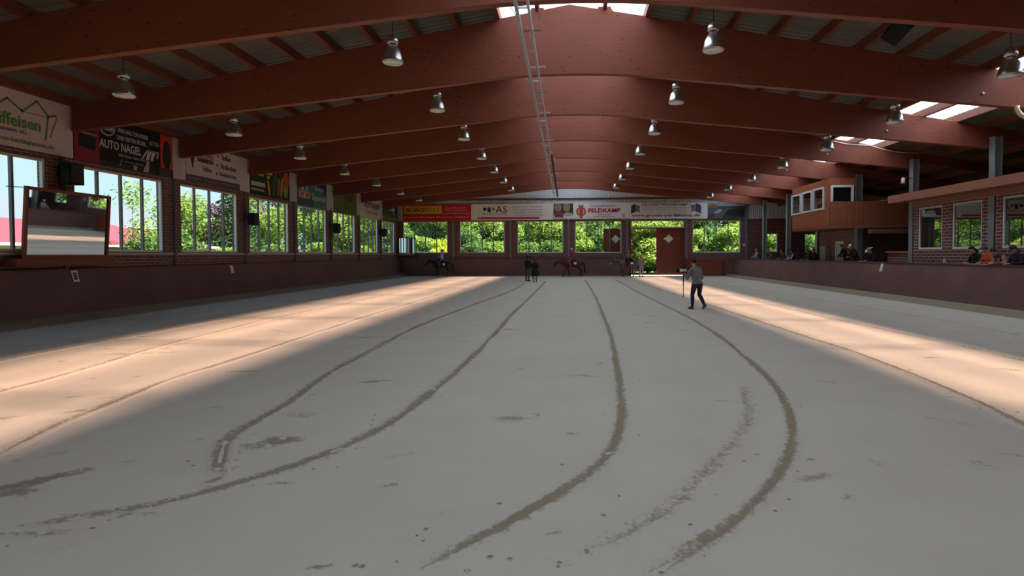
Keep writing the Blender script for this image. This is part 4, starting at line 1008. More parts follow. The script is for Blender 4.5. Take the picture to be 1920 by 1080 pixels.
bush = [('yellow', -12.6, 56.5, 1.1, 'yellow leaved bush outside the first far window'), ('bush', -14.8, 58, 1.1, 'bright green bush left of the yellow bush outside the first far window'), ('bushd', -9.8, 58.5, 1.0, 'mid green bush right of the yellow bush'), ('bush', -7.2, 57, .95, 'bright bush outside the second far window'), ('bushd', -4.2, 57.5, 1.0, 'mid green bush outside the left half of the third far window'), ('bushd', -1.6, 58, 1.05, 'mid green bush outside the right half of the third far window'),
        ('bush', 1.2, 57.5, 1.0, 'bright bush outside the fourth far window'), ('bush', 5.9, 55.8, 1.6, 'bright bush filling the left of the open doorway'), ('bush', 8.6, 56.6, 1.5, 'bright bush on the right of the open doorway'), ('bush', 12.0, 56.8, 1.25, 'bright bush outside the left half of the last far window'), ('bush', 15.2, 56.4, 1.3, 'bright bush outside the right half of the last far window'), ('bush', 18.6, 57, 1.2, 'bright bush outside the small far window beside the grey column'), ('bushd', 22.5, 58, 1.2, 'mid green bush outside the small window under the booth'),
        ('bushd', 10.4, 60, 1.5, 'mid green bush behind the closed sliding door leaf'), ('bushd', 13.8, 60.5, 1.5, 'mid green bush in the middle behind the bright bushes of the last far window'), ('bushd', 4.2, 60, 1.5, 'mid green bush behind the outside door leaf'), ('bush', -.5, 61, 1.5, 'bright bush behind the mid green ones of the third far window'), ('bush', -5.8, 61.5, 1.5, 'bright bush behind the second far window bushes'), ('bushd', -11.2, 61.5, 1.5, 'mid green bush behind the yellow bush'), ('bushd', -17.5, 61, 1.5, 'mid green bush beyond the far left hall corner'), ('bush', 17.0, 60.5, 1.5, 'bright bush behind the grey column corner'), ('bushd', 7.2, 61, 1.7, 'mid green bush behind the doorway bushes')]
for k, x, y, s_, lab in bush: plant(k, x, y, s_, lab, GF)
# outside the left wall
lt = [('young', -28.4, 37.0, .95, 'slender young tree with sparse yellow-green leaves in front of the red roof'), ('bushd', -27.0, 36.0, 1.0, 'green shrub in front of the red roof under the car dealer banner window'), ('bushd', -27.2, 38.9, 1.25, 'green shrub at the right end of the red roof'),
      ('broad', -36.5, 55.5, .95, 'tall light green tree behind the end of the red roof'), ('purple', -33, 54.4, .95, 'purple leaved tree outside the construction banner window'), ('conifer', -29.5, 51.0, 1.0, 'dark conifer outside the construction banner window'), ('bush', -26.5, 44.0, .75, 'bright bush in front of the purple leaved tree'),
      ('broad', -31.5, 60.5, .9, 'light green tree behind the dark conifer, left half of the vegetable banner window'), ('broad2', -36, 70, 1.0, 'mid green tree far behind the vegetable banner window'), ('bushd', -24.5, 47.5, .9, 'mid green bush at the left of the vegetable banner window'),
      ('broad2', -27.5, 66, .95, 'mid green tree outside the vegetable banner window'), ('broad', -24.5, 62.0, .85, 'light green tree outside the right half of the vegetable banner window'), ('broad', -28, 76, .95, 'light green tree outside the teal banner window'), ('broad2', -23.5, 74.5, .85, 'mid green tree outside the right half of the teal banner window'), ('darkt', -33, 82, .95, 'dark tree behind the trees outside the teal banner window'),
      ('broad2', -24, 88, .95, 'mid green tree outside the meadow banner window'), ('broad', -30, 95, 1.1, 'light green tree far outside the meadow banner window'), ('darkt', -40, 90, 1.1, 'dark tree behind the conifer'), ('broad2', -42, 76, 1.0, 'mid green tree behind the purple leaved tree'), ('bush', -22.5, 52.5, .9, 'bright bush under the vegetable banner window'), ('bush', -21.0, 58.5, .85, 'bright bush under the teal banner window'), ('bushd', -20.5, 66, 1.0, 'mid green bush under the meadow banner window'),
      ('broad2', -51, 45, .8, 'distant tree at the left edge beside the barn roof'), ('broad2', -19.5, 61.5, .55, 'small tree outside the last left window')]
for k, x, y, s_, lab in lt: plant(k, x, y, s_, lab, GL)

# ------------------------------------------------------------------ bodies: rounded cones joined into one continuous skin
def sphere_pts(c, r, n=8, sc=(1, 1, 1)):
    out = []
    for i in range(n//2+1):
        a = PI*i/(n//2)
        for k in range(n if 0 < i < n//2 else 1):
            b = 2*PI*k/n; out.append(Vector((c[0]+r*sc[0]*math.sin(a)*math.cos(b), c[1]+r*sc[1]*math.sin(a)*math.sin(b), c[2]+r*sc[2]*math.cos(a))))
    return out
def hull_into(bm, pts):
    vs = [bm.verts.new(p) for p in pts]
    r_ = bmesh.ops.convex_hull(bm, input=vs)
    bmesh.ops.delete(bm, geom=[g for g in r_['geom_interior'] if isinstance(g, bmesh.types.BMVert)], context='VERTS')
class Body:
    def __init__(s): s.prims = []     # (a, b, ra, rb, mat, scale)
    def cone(s, a, b, ra, rb, mat, sc=(1, 1, 1)): s.prims.append((Vector(a), Vector(b), ra, rb, mat, sc))
    def skin(s, name, mats, voxel, parent=None, smooth=3):
        bm = bmesh.new()
        for a, b, ra, rb, m, sc in s.prims: 
            sub = bmesh.new(); hull_into(sub, sphere_pts(a, ra, 10, sc)+sphere_pts(b, rb, 10, sc)); me_ = bpy.data.meshes.new('t'); sub.to_mesh(me_); sub.free(); bm.from_mesh(me_); bpy.data.meshes.remove(me_)
        bmesh.ops.recalc_face_normals(bm, faces=bm.faces)
        me = bpy.data.meshes.new('tmp'); bm.to_mesh(me); bm.free()
        ob = bpy.data.objects.new('tmp', me); C.objects.link(ob)
        md = ob.modifiers.new('r', 'REMESH'); md.mode = 'VOXEL'; md.voxel_size = voxel; md.adaptivity = 0
        ms = ob.modifiers.new('s', 'SMOOTH'); ms.iterations = 2; ms.factor = .5
        out = bpy.data.meshes.new_from_object(ob.evaluated_get(bpy.context.evaluated_depsgraph_get()))
        bpy.data.objects.remove(ob); bpy.data.meshes.remove(me)
        out.name = name; out.materials.clear()
        for m in mats: out.materials.append(m)
        # colour regions: each face takes the cloth of the limb it belongs to
        pr = [(a, b-a, max((b-a).length_squared, 1e-9), ra, rb, m, (sc[0]+sc[1])/2) for a, b, ra, rb, m, sc in s.prims]
        for p in out.polygons:
            c = p.center; best = 1e9; bm_ = 0
            for a, ab, l2, ra, rb, m, k in pr:
                t = max(0, min(1, (c-a).dot(ab)/l2)); d = (c-a-ab*t).length-(ra+(rb-ra)*t)*k
                if d < best: best = d; bm_ = m
            p.material_index = bm_; p.use_smooth = True
        s.out = out
        return out
def join_extra(me, mb):
    # add hands, eyes and so on to the same mesh
    bm = bmesh.new(); bm.from_mesh(me)
    e = bpy.data.meshes.new('e'); e.from_pydata(mb.v, [], mb.f); e.polygons.foreach_set('material_index', mb.m); e.polygons.foreach_set('use_smooth', [True]*len(mb.f))
    bm.from_mesh(e); bm.to_mesh(me); bm.free(); bpy.data.meshes.remove(e)

SKIN = (.46, .24, .16)
def hand(mb, wrist, d, palm_n, side, L=.185, curl=.5):
    # palm plus four unequal fingers and a thumb that leaves the side of the palm
    d = d.normalized(); n = (palm_n-d*palm_n.dot(d)).normalized(); s = d.cross(n)*side
    rot = Matrix((s, d, n)).transposed()
    mb.ball(wrist+d*L*.26, (L*.23, L*.30, L*.10), 10, rot)
    base = wrist+d*L*.46
    for i, (off, ln) in enumerate(((-.165, .44), (-.055, .50), (.055, .46), (.16, .36))):
        p = base+s*off*L; pts = [p]; ang = 0
        for seg in (.42, .32, .26):
            ang += curl*.75; pts.append(pts[-1]+(d*math.cos(ang)+n*math.sin(ang))*L*ln*seg)
        mb.tube(pts, [.0092, .0086, .0078, .006], 6)
    t0 = wrist+d*L*.16-s*L*.20
    t1 = t0+(d*.75-s*.65+n*.2).normalized()*L*.18; t2 = t1+(d*.9-s*.15+n*.45*curl).normalized()*L*.15
    mb.tube([t0+s*L*.06, t0, t1, t2], [.012, .0115, .010, .007], 6)
def person(name, label, loc, rz, P_, cols, hair=None, hat=None, group=None, scale=1.0, voxel=.016):
    """P_: joints of the pose. cols: top, legs, shoes, sleeve. Local axes: x right, y forward, z up."""
    root = empty(name, loc, rz); root.scale = (scale,)*3; tag(root, label, 'person', group)
    g = lambda k, d=0: P_.get(k, d)
    mats = [P(SKIN, .55), P(cols['top'], .85), P(cols['legs'], .85), P(cols.get('shoe', (.03, .025, .02)), .6), P(cols.get('sleeve', cols['top']), .85), P((.02, .015, .012), .4), P((.40, .16, .13), .5)]
    hz = g('hip', .93); hip = Vector((0, g('hipy', 0), hz))
    lean, side = g('lean', 0), g('sidelean', 0)
    up = Vector((math.sin(side), math.sin(lean)*math.cos(side), math.cos(lean)*math.cos(side))).normalized()
    tw = g('twist', 0); rt = Vector((math.cos(tw), math.sin(tw), 0)); rt = (rt-up*rt.dot(up)).normalized(); fw = up.cross(rt)
    bk = g('bulk', 1.12)
    B = Body(); cone0 = B.cone
    def cone_(a, b, ra, rb, mat, sc=(1, 1, 1)): cone0(a, b, ra*(bk if mat in (1, 2, 4) else 1.03), rb*(bk if mat in (1, 2, 4) else 1.03), mat, sc)
    B.cone = cone_
    waist = hip+up*.17; chest = hip+up*.36+fw*.01; sh = hip+up*.50; neck = hip+up*.55
    T, Lg, Sh, Sl = 1, 2, 3, 4
    B.cone(hip+Vector((-.075, 0, -.02)), hip+Vector((.075, 0, -.02)), .108, .108, Lg, (1, .95, 1)); B.cone(hip+up*.03, waist, .125, .118, T, (1.18, .86, 1)); B.cone(waist, chest, .120, .140, T, (1.2, .84, 1)); B.cone(chest, hip+up*.46, .138, .10, T, (1.22, .82, 1))
    B.cone(sh-rt*.155-up*.03, sh+rt*.155-up*.03, .066, .066, T); B.cone(sh+up*.0, neck, .085, .062, T)
    hp, hy = g('headpitch', 0), g('headyaw', 0)
    hf = (fw*math.cos(hp)-up*math.sin(hp)); hu = (up*math.cos(hp)+fw*math.sin(hp)); hf2 = (hf*math.cos(hy)+rt*math.sin(hy)).normalized(); hr = hf2.cross(hu)
    hc = neck+up*.075+hu*.085+hf*.025
    B.cone(neck-up*.02, hc-hu*.06, .054, .052, 0)
    B.cone(hc-hf2*.012+hu*.025, hc-hf2*.012+hu*.028, .088, .088, 0, (.93, 1.0, 1.12)); B.cone(hc+hf2*.030-hu*.035, hc+hf2*.038-hu*.080, .060, .038, 0)
    B.cone(hc+hf2*.088+hu*.012, hc+hf2*.110-hu*.022, .012, .017, 0)           # nose
    for s_ in (-1, 1): B.cone(hc+hr*s_*.084-hf2*.005+hu*.022, hc+hr*s_*.085-hf2*.008-hu*.020, .016, .012, 0)   # ears
    ex = MB()
    def setm(i): ex.cur = i
    setm(5)
    for s_ in (-1, 1): ex.ball(hc+hf2*.082+hr*s_*.032+hu*.016, .0115, 8)
    setm(6); ex.tube([hc+hf2*.090-hu*.050-hr*.022, hc+hf2*.096-hu*.050, hc+hf2*.090-hu*.050+hr*.022], .0055, 6)
    hands = {}
    for s_, nm in ((-1, 'L'), (1, 'R')):
        S = sh+rt*s_*.185-up*.035
        E_, W_ = g('elbow'+nm, None), g('wrist'+nm, None)
        if E_ is None: E_ = S+rt*s_*.04-Vector((0, 0, .28)); W_ = E_+Vector((0, .06, -.24))
        else: E_ = Vector(E_); W_ = Vector(W_)
        B.cone(S, E_, .056, .044, Sl); B.cone(E_, W_, .043, .030, Sl); 
        d = (W_-E_).normalized(); B.cone(W_, W_+d*.02, .027, .025, 0)
        setm(0); pn = Vector(g('palm'+nm, -rt*s_)); hands[nm] = W_+d*.09
        hand(ex, W_+d*.012, d, pn, s_, .18, g('curl'+nm, .55))
        K, A = g('knee'+nm, None), g('ankle'+nm, None)
        H = hip+Vector((s_*.095*(1+.5*(bk-1)), 0, -.03))
        if K is None: K = H+Vector((s_*.015, .03, -.42)); A = Vector((s_*.11, -.01, .09))
        K, A = Vector(K), Vector(A)
        B.cone(H, K, .092, .060, Lg); B.cone(K, K+(A-K)*.35-Vector((0, .012, 0)), .060, .058, Lg); B.cone(K+(A-K)*.35-Vector((0, .012, 0)), A, .057, .040, Lg)
        ft = Vector(g('toe'+nm, A+Vector((s_*.03, .165, -.055)))); heel = A+Vector((0, -.045, -.045)) if 'heel'+nm not in P_ else Vector(P_['heel'+nm])
        B.cone(A, heel, .045, .040, Sh); B.cone(heel, ft, .040, .032, Sh); B.cone(A, ft, .044, .030, Sh)
    me = B.skin('body', mats, voxel)
    for p in me.polygons:            # a straight hem where the top ends
        if p.material_index in (1, 2):
            q = p.center-hip; h_ = q.dot(up)
            if abs(h_) < .16 and q.length < .30: p.material_index = 1 if h_ > g('hem', -.03) else 2
    join_extra(me, ex)
    o = bpy.data.objects.new('body', me); C.objects.link(o); o.parent = root
    rotm = Matrix((hr, hf2, hu)).transposed()
    def tr(p): return hc+rotm @ Vector(p)
    if hair:
        col, kind = hair; mb = MB()
        mb.ball(tr((0, -.022, .045)), (.096, .104, .096), 16, rotm)
        if kind == 'long': mb.ball(tr((0, -.075, -.06)), (.085, .045, .14), 12, rotm)
        if kind == 'bun': mb.ball(tr((0, -.12, .03)), .045, 10, rotm)
        # trim the face side
        keep = [i for i, v in enumerate(mb.v)]
        mb2 = MB()
        q = [rotm.transposed() @ (Vector(v)-hc) for v in mb.v]
        q = [Vector((p.x, min(p.y, .052 if p.z > .06 else .012), p.z)) for p in q]
        mb2.v = [tuple(hc+rotm @ p) for p in q]; mb2.f = mb.f; mb2.m = mb.m; mb2.sm = mb.sm
        mb2.build('hair', P(col, .8), root)
    if hat:
        kind, col = hat[0], hat[1]; mb = MB(); s0 = 0
        def put(b):
            b.v = [tuple(tr(v)) for v in b.v]; return b
        if kind == 'cap':
            mb.lathe([(.100, .045), (.101, .07), (.092, .105), (.065, .135), (.02, .148)], (0, -.012, 0), 16); h = put(mb).build('cap', P(col, .8), root)
            mb = MB(); mb.prism([(-.075, .07), (-.06, .13), (0, .165), (.06, .13), (.075, .07)], .048, .056, 2); put(mb).build('brim', P(hat[2] if len(hat) > 2 else col, .8), h)
        elif kind == 'helmet':
            mb.lathe([(.112, .03), (.116, .06), (.108, .11), (.075, .148), (.02, .162)], (0, -.008, 0), 16); h = put(mb).build('helmet', P(col, .35), root)
            mb = MB(); mb.prism([(-.06, .09), (-.045, .14), (0, .155), (.045, .14), (.06, .09)], .040, .050, 2); put(mb).build('visor', P(col, .4), h)
        elif kind == 'western':
            mb.lathe([(.094, .06), (.094, .10), (.088, .155), (.055, .172), (.02, .160)], (0, -.01, 0), 16); h = put(mb).build('hat', P(col, .85), root)
            mb = MB(); vs = []; fs = []; n = 24
            for j, r_ in enumerate((.088, .135, .182)):
                for k in range(n):
                    a = 2*PI*k/n; x, y = r_*math.cos(a), r_*1.12*math.sin(a); vs.append((x, y-.01, .062+(.055*(abs(x)/.18)**2 if j else 0)))
            for j in range(2):
                for k in range(n): fs.append((j*n+k, j*n+(k+1) % n, (j+1)*n+(k+1) % n, (j+1)*n+k))
            mb.add(vs, fs); b_ = put(mb).build('hat_brim', P(hat[2] if len(hat) > 2 else col, .85), h); md = b_.modifiers.new('t', 'SOLIDIFY'); md.thickness = .006
    root['_h'] = 0; del root['_h']
    return root, hands, hip, up

# ---- people standing in the arena
AW = 'people in the arena'
# photographer walking away, seen from behind, camera on a monopod to the left
PHZ = R(24)
ph, hd, _, _ = person('person', 'person in grey jacket and dark jeans walking with a long lens camera on a monopod', (4.30, 20.21, 0), PHZ,
    dict(bulk=1.2, hem=-.05, hip=.91, lean=.20, sidelean=-.05, kneeL=(-.10, .14, .50), ankleL=(-.13, .10, .09), toeL=(-.17, .26, .03), kneeR=(.12, .05, .50), ankleR=(.15, -.20, .17), toeR=(.16, -.10, .04), heelR=(.155, -.27, .15),
         elbowL=(-.31, .14, 1.06), wristL=(-.25, .36, 1.18), elbowR=(.27, .10, 1.06), wristR=(.02, .33, 1.24), headpitch=.16, headyaw=-.25, palmL=(0, .3, 1), palmR=(-1, .4, .1), curlL=.9, curlR=.8),
    dict(top=(.17, .165, .18), legs=(.018, .026, .05), shoe=(.11, .085, .06)), hair=((.02, .014, .012), 'short'), scale=.985, voxel=.012)
cl_ = Matrix.Rotation(PHZ, 3, 'Z') @ Vector((-.235, .46, 0))
cam_r = empty('camera_on_monopod', (4.30+cl_.x, 20.21+cl_.y, .08), R(92)); tag(cam_r, 'camera with long pale lens on a thin black monopod held by the walking photographer', 'camera')
mb = MB(); mb.tube([(0, 0, .30), (0, 0, .72)], .012, 8); mb.tube([(0, 0, .70), (0, 0, 1.14)], .017, 8); mb.build('monopod', M['black'], cam_r)
mb = MB(); mb.box((-.075, -.24, 1.16), (.075, -.13, 1.29)); mb.box((-.035, -.22, 1.29), (.035, -.14, 1.325)); mb.build('camera_body', M['black'], cam_r, .01)
mb = MB(); mb.tube([(0, -.13, 1.22), (0, .02, 1.22)], .045, 14); mb.tube([(0, .02, 1.22), (0, .14, 1.22)], [.050, .058], 14); l_ = mb.build('lens', P((.80, .77, .72), .4), cam_r)
mb = MB(); mb.tube([(0, .14, 1.22), (0, .22, 1.22)], [.062, .070], 14); mb.build('lens_hood', M['black'], l_)
mb = MB(); mb.box((-.018, -.03, 1.13), (.018, .03, 1.18)); mb.build('tripod_collar', M['black'], cam_r)
# two judges
ja, h1_, _, _ = person('person', 'taller person in black jacket, dark hat and grey trousers standing at the arena centre line', (-2.95, 41.27, 0), R(-35),
    dict(bulk=1.32, headpitch=.15, elbowL=(-.27, .05, 1.13), wristL=(-.10, .26, 1.12), elbowR=(.27, .05, 1.13), wristR=(.10, .26, 1.14), palmL=(.2, 0, 1), palmR=(-.2, 0, 1)),
    dict(top=(.010, .009, .012), legs=(.10, .09, .08)), hair=((.012, .01, .01), 'short'), hat=('western', (.012, .012, .012)), scale=.98)
pb = empty('sheet_of_paper', (-2.77, 41.52, 1.14), R(-35)); tag(pb, 'white sheet of paper on a clipboard held by the taller person in black', 'paper')
mb = MB(); mb.box((-.11, -.15, -.006), (.11, .15, 0)); mb.build('clipboard', M['black'], pb); mb = MB(); mb.box((-.1, -.14, .001), (.1, .12, .004)); mb.build('sheet', P((.8, .8, .78)), pb)
jb, h2_, _, _ = person('person', 'shorter person in long black coat and light trousers standing beside the taller one in black', (-2.33, 39.70, 0), R(12),
    dict(bulk=1.34, headpitch=.35, elbowL=(-.26, .08, 1.12), wristL=(-.08, .25, 1.16), elbowR=(.27, .06, 1.12), wristR=(.12, .25, 1.12), lean=.06),
    dict(top=(.009, .009, .010), legs=(.22, .25, .25)), hair=((.06, .03, .02), 'long'), scale=.87)
mb = MB(); mb.lathe([(.30, .50), (.285, .70), (.24, .93), (.20, 1.08)], n=20); mb.v = [(x, y*.8, z) for x, y, z in mb.v]; mb.build('coat_skirt', P((.009, .009, .010), .85), jb)
# red cap in the doorway
rc, _, _, _ = person('person', 'person in red cap, pale shirt and grey trousers standing in the bright doorway', (5.78, 48.3, 0), R(-160),
    dict(headpitch=.1, elbowL=(-.28, .03, 1.10), wristL=(-.12, .22, 1.10), elbowR=(.28, .03, 1.10), wristR=(.10, .24, 1.12)),
    dict(top=(.24, .25, .34), legs=(.24, .23, .27), shoe=(.03, .05, .16)), hair=((.05, .03, .02), 'short'), hat=('cap', (.55, .035, .03)), scale=.95)

# ---- horses
def horse(name, label, loc, rz, col, leg, mane, face=None, phase=0, headlow=0.0, scale=1.0, pale=None):
    root = empty(name, loc, rz); root.scale = (scale,)*3; tag(root, label, 'horse', None)
    mats = [P(col, .55), P(leg, .6), P(face or col, .6), P((.05, .045, .04), .6), P(pale or leg, .6)]
    B = Body(); hc0 = B.cone
    def hcone(a, b, ra, rb, mat, sc=(1, 1, 1)): hc0(a, b, ra*1.08, rb*1.08, mat, sc)
    B.cone = hcone
    B.cone((0, -.42, 1.10), (0, .30, 1.09), .295, .30, 0, (.86, 1, 1)); B.cone((0, -.52, 1.17), (0, -.74, 1.13), .275, .235, 0, (.92, 1, 1)); B.cone((0, .40, 1.09), (0, .58, 1.07), .275, .20, 0, (.82, 1, 1))
    B.cone((0, .38, 1.36), (0, .05, 1.28), .10, .14, 0, (.8, 1, 1)); B.cone((0, -.45, 1.27), (0, -.82, 1.16), .15, .14, 0, (1, 1, 1))
    nz = -headlow
    p0, p1, p2 = Vector((0, .52, 1.20)), Vector((0, .86, 1.40+nz*.55)), Vector((0, 1.13, 1.52+nz))
    B.cone(p0, p1, .215, .145, 0, (.58, 1, 1)); B.cone(p1, p2, .145, .105, 0, (.6, 1, 1)); B.cone((0, .42, 1.36), p1+Vector((0, -.05, .06)), .10, .09, 0, (.5, 1, 1))
    hA = p2+Vector((0, .05, .0)); hB = hA+Vector((0, .17, -.20)); hC = hA+Vector((0, .31, -.40))
    B.cone(hA, hB, .105, .085, 0, (.68, 1, 1)); B.cone(hB, hC, .078, .058, 2, (.72, 1, 1)); B.cone(hA+Vector((0, -.02, -.10)), hB+Vector((0, -.04, -.05)), .075, .06, 0, (.6, 1, 1))
    for s_ in (-1, 1): B.cone(hA+Vector((s_*.05, -.03, .08)), hA+Vector((s_*.06, -.02, .20)), .028, .008, 0)
    ph_ = [phase, phase+.5, phase+.75, phase+.25]
    for i, (s_, f) in enumerate(((-1, 1), (1, 1), (-1, 0), (1, 0))):
        sw = math.sin(2*PI*ph_[i]); lift = max(0, math.cos(2*PI*ph_[i]))*.10
        if f:
            y = .43; el = Vector((s_*.15, y, .92)); kn = Vector((s_*.14, y+.17*sw+.02, .50+lift*.6)); fe = Vector((s_*.14, y+.27*sw-.25*lift*1.5, .145+lift)); ho = fe+Vector((0, .05, -.095))
            B.cone((s_*.14, .45, 1.08), el, .15, .105, 0); B.cone(el, kn, .092, .054, 0 if i else 0); B.cone(kn, kn-Vector((0, 0, .03)), .054, .050, 1); B.cone(kn, fe, .043, .035, 1); B.cone(fe, fe-Vector((0, -.012, .02)), .041, .038, 1); B.cone(fe, ho+Vector((0, 0, .03)), .034, .040, 4); B.cone(ho+Vector((0, 0, .02)), ho-Vector((0, 0, .012)), .048, .056, 3)
        else:
            y = -.62; st = Vector((s_*.17, y+.13+.10*sw, .88)); hk = Vector((s_*.15, y-.16+.20*sw, .53+lift*.5)); fe = Vector((s_*.145, y-.12+.30*sw, .145+lift*.8)); ho = fe+Vector((0, .055, -.095))
            B.cone((s_*.14, y, 1.10), st, .205, .135, 0); B.cone(st, hk, .125, .056, 0); B.cone(hk+Vector((0, -.03, .05)), hk, .035, .055, 1); B.cone(hk, fe, .050, .038, 1); B.cone(fe, fe-Vector((0, -.012, .02)), .043, .040, 1); B.cone(fe, ho+Vector((0, 0, .03)), .036, .042, 4); B.cone(ho+Vector((0, 0, .02)), ho-Vector((0, 0, .012)), .050, .058, 3)
    me = B.skin('body', mats, .022); ex = MB(); ex.cur = 3
    for s_ in (-1, 1): ex.ball(hA+Vector((s_*.066, .09, -.045)), .018, 8); ex.ball(hC+Vector((s_*.036, .03, -.0)), .013, 8)
    join_extra(me, ex); o = bpy.data.objects.new('body', me); C.objects.link(o); o.parent = root
    mb = MB(); mb.tube([(0, -.93, 1.20), (0, -1.04, 1.05), (.01, -1.08, .75), (0, -1.10, .42), (.01, -1.13, .30)], [.045, .065, .085, .065, .012], 10); mb.build('tail', P(mane, .8), root)
    mb = MB(); pts = [p2+Vector((.0, .06, .12)), p1+Vector((0, .02, .18)), Vector((0, .62, 1.44)), Vector((0, .40, 1.46))]
    for i in range(3):
        a, b = pts[i], pts[i+1]; mb.prism([(a.y, a.z), (b.y, b.z), (b.y+.0, b.z-.20), (a.y, a.z-.17)], .0, .085, 0)
    mb.build('mane', P(mane, .9), root)
    mb = MB(); mb.tube([hA+Vector((s_*.075, .02, .05)) if k == 0 else hA+Vector((s_*.06, .22, -.28)) for s_ in (-1,) for k in (0, 1)], .009, 6); mb.tube([hA+Vector((.075, .02, .05)), hA+Vector((.06, .22, -.28))], .009, 6); mb.tube([hA+Vector((-.075, .02, .05)), hA+Vector((0, .02, .12)), hA+Vector((.075, .02, .05))], .009, 6); mb.build('bridle', P((.03, .02, .015), .5), root)
    mb = MB()
    for s_ in (-1, 1): mb.tube([hA+Vector((s_*.06, .22, -.28)), Vector((s_*.16, .72, 1.34-headlow*.3)), Vector((s_*.07, .30, 1.66))], .007, 5)
    mb.build('reins', P((.03, .02, .015), .5), root)
    return root
def saddle(loc, rz, label, scale, padcol, num):
    r_ = empty('saddle', loc, rz); r_.scale = (scale,)*3; tag(r_, label, 'saddle')
    mb = MB(); vs = []; fs = []; n = 12
    for y in (-.42, .26):
        for k in range(n+1):
            a = R(-72)+R(144)*k/n; vs.append((.315*math.sin(a)*.90, y, 1.09+.335*math.cos(a)))
    for k in range(n): fs.append((k, k+1, n+1+k+1, n+1+k))
    mb.add(vs, fs); o = mb.build('saddle_pad', P(padcol, .9), r_); md = o.modifiers.new('t', 'SOLIDIFY'); md.thickness = .018; md.offset = 1
    mb = MB(); mb.tube([(0, -.28, 1.49), (0, -.15, 1.45), (0, .05, 1.455), (0, .18, 1.50), (0, .22, 1.60)], [.10, .115, .105, .06, .025], 10); mb.build('seat', P((.05, .025, .015), .45), r_)
    for s_ in (-1, 1):
        mb = MB(); mb.prism([(-.12, 1.40), (.14, 1.40), (.10, .95), (-.06, .95)], s_*.315, s_*.335, 0); mb.build('fender', P((.05, .025, .015), .5), r_)
        if num:
            mb = MB(); mb.box((s_*.322, -.40, 1.04), (s_*.345, -.18, 1.22)); mb.build('number_plate', P((.75, .74, .74), .6), r_)
            mb = MB(); mb.box((s_*.3455, -.36, 1.08), (s_*.347, -.31, 1.18)); mb.box((s_*.3455, -.27, 1.08), (s_*.347, -.22, 1.18)) if num > 1 else None
    return r_
def rider(label, loc, rz, sc, top, legs, hat, hair, dz=0.0, **kw):
    pose = dict(bulk=1.22, hip=1.60, hipy=-.06, lean=-.02, kneeL=(-.34, .22, 1.26), ankleL=(-.37, .06, .84), kneeR=(.34, .22, 1.26), ankleR=(.37, .06, .84), elbowL=(-.26, .02, 1.82), wristL=(-.06, .30, 1.76), elbowR=(.26, .02, 1.82), wristR=(.06, .30, 1.76), palmL=(.3, 0, -1), palmR=(-.3, 0, -1), curlL=.95, curlR=.95)
    pose.update(kw)
    r_ = person('person', label, loc, rz, pose, dict(top=top, legs=legs, sleeve=kw.get('sleeve', top)), hair, hat, None, sc)[0]
    return r_
HR = R(90)
# leftmost dark horse
s_ = .93
horse('horse', 'nearly black horse walking along the far kickboard left of the first far window post', (-10.72, 49.0, .0), HR, (.020, .012, .009), (.014, .010, .008), (.010, .008, .007), None, .07, .10, s_, (.30, .27, .24))
saddle((-10.72, 49.0, .0), HR, 'dark saddle with a pale number cloth on the nearly black horse', s_, (.02, .02, .05), 2)
rider('rider in light blue shirt and jeans on the nearly black horse', (-10.72, 49.0, .0), HR, s_, (.30, .38, .68), (.07, .09, .12), ('western', (.05, .04, .035)), ((.02, .015, .012), 'short'))
s_ = 1.0
horse('horse', 'reddish bay horse walking along the far kickboard behind the two people in black', (.16, 49.1, .0), HR, (.105, .024, .012), (.030, .012, .009), (.020, .010, .008), None, .30, .30, s_)
saddle((.16, 49.1, .0), HR, 'dark saddle with a white number cloth on the reddish bay horse', s_, (.10, .02, .03), 2)
rider('rider in crimson top and white helmet on the reddish bay horse', (.16, 49.1, .0), HR, s_*.94, (.42, .02, .07), (.20, .13, .08), ('helmet', (.62, .58, .54)), ((.10, .06, .03), 'short'), lean=.04, hip=1.66, kneeL=(-.35, .22, 1.32), ankleL=(-.38, .10, .90), kneeR=(.35, .22, 1.32), ankleR=(.38, .10, .90))
s_ = 1.0
horse('horse', 'grey horse with pale face and dark mane walking in front of the open doorway', (4.82, 49.2, .0), HR, (.115, .095, .095), (.060, .045, .042), (.012, .010, .010), (.30, .28, .27), .55, .12, s_)
saddle((4.82, 49.2, .0), HR, 'dark saddle with a small white cloth on the grey horse', s_, (.03, .012, .012), 2)
rider('rider in greyish pink shirt and brown cap on the grey horse', (4.82, 49.2, .0), HR, s_*.92, (.22, .155, .15), (.035, .012, .010), ('cap', (.10, .06, .05)), ((.06, .03, .02), 'short'), hip=1.70, kneeL=(-.36, .20, 1.36), ankleL=(-.39, .06, .94), kneeR=(.36, .20, 1.36), ankleR=(.39, .06, .94))

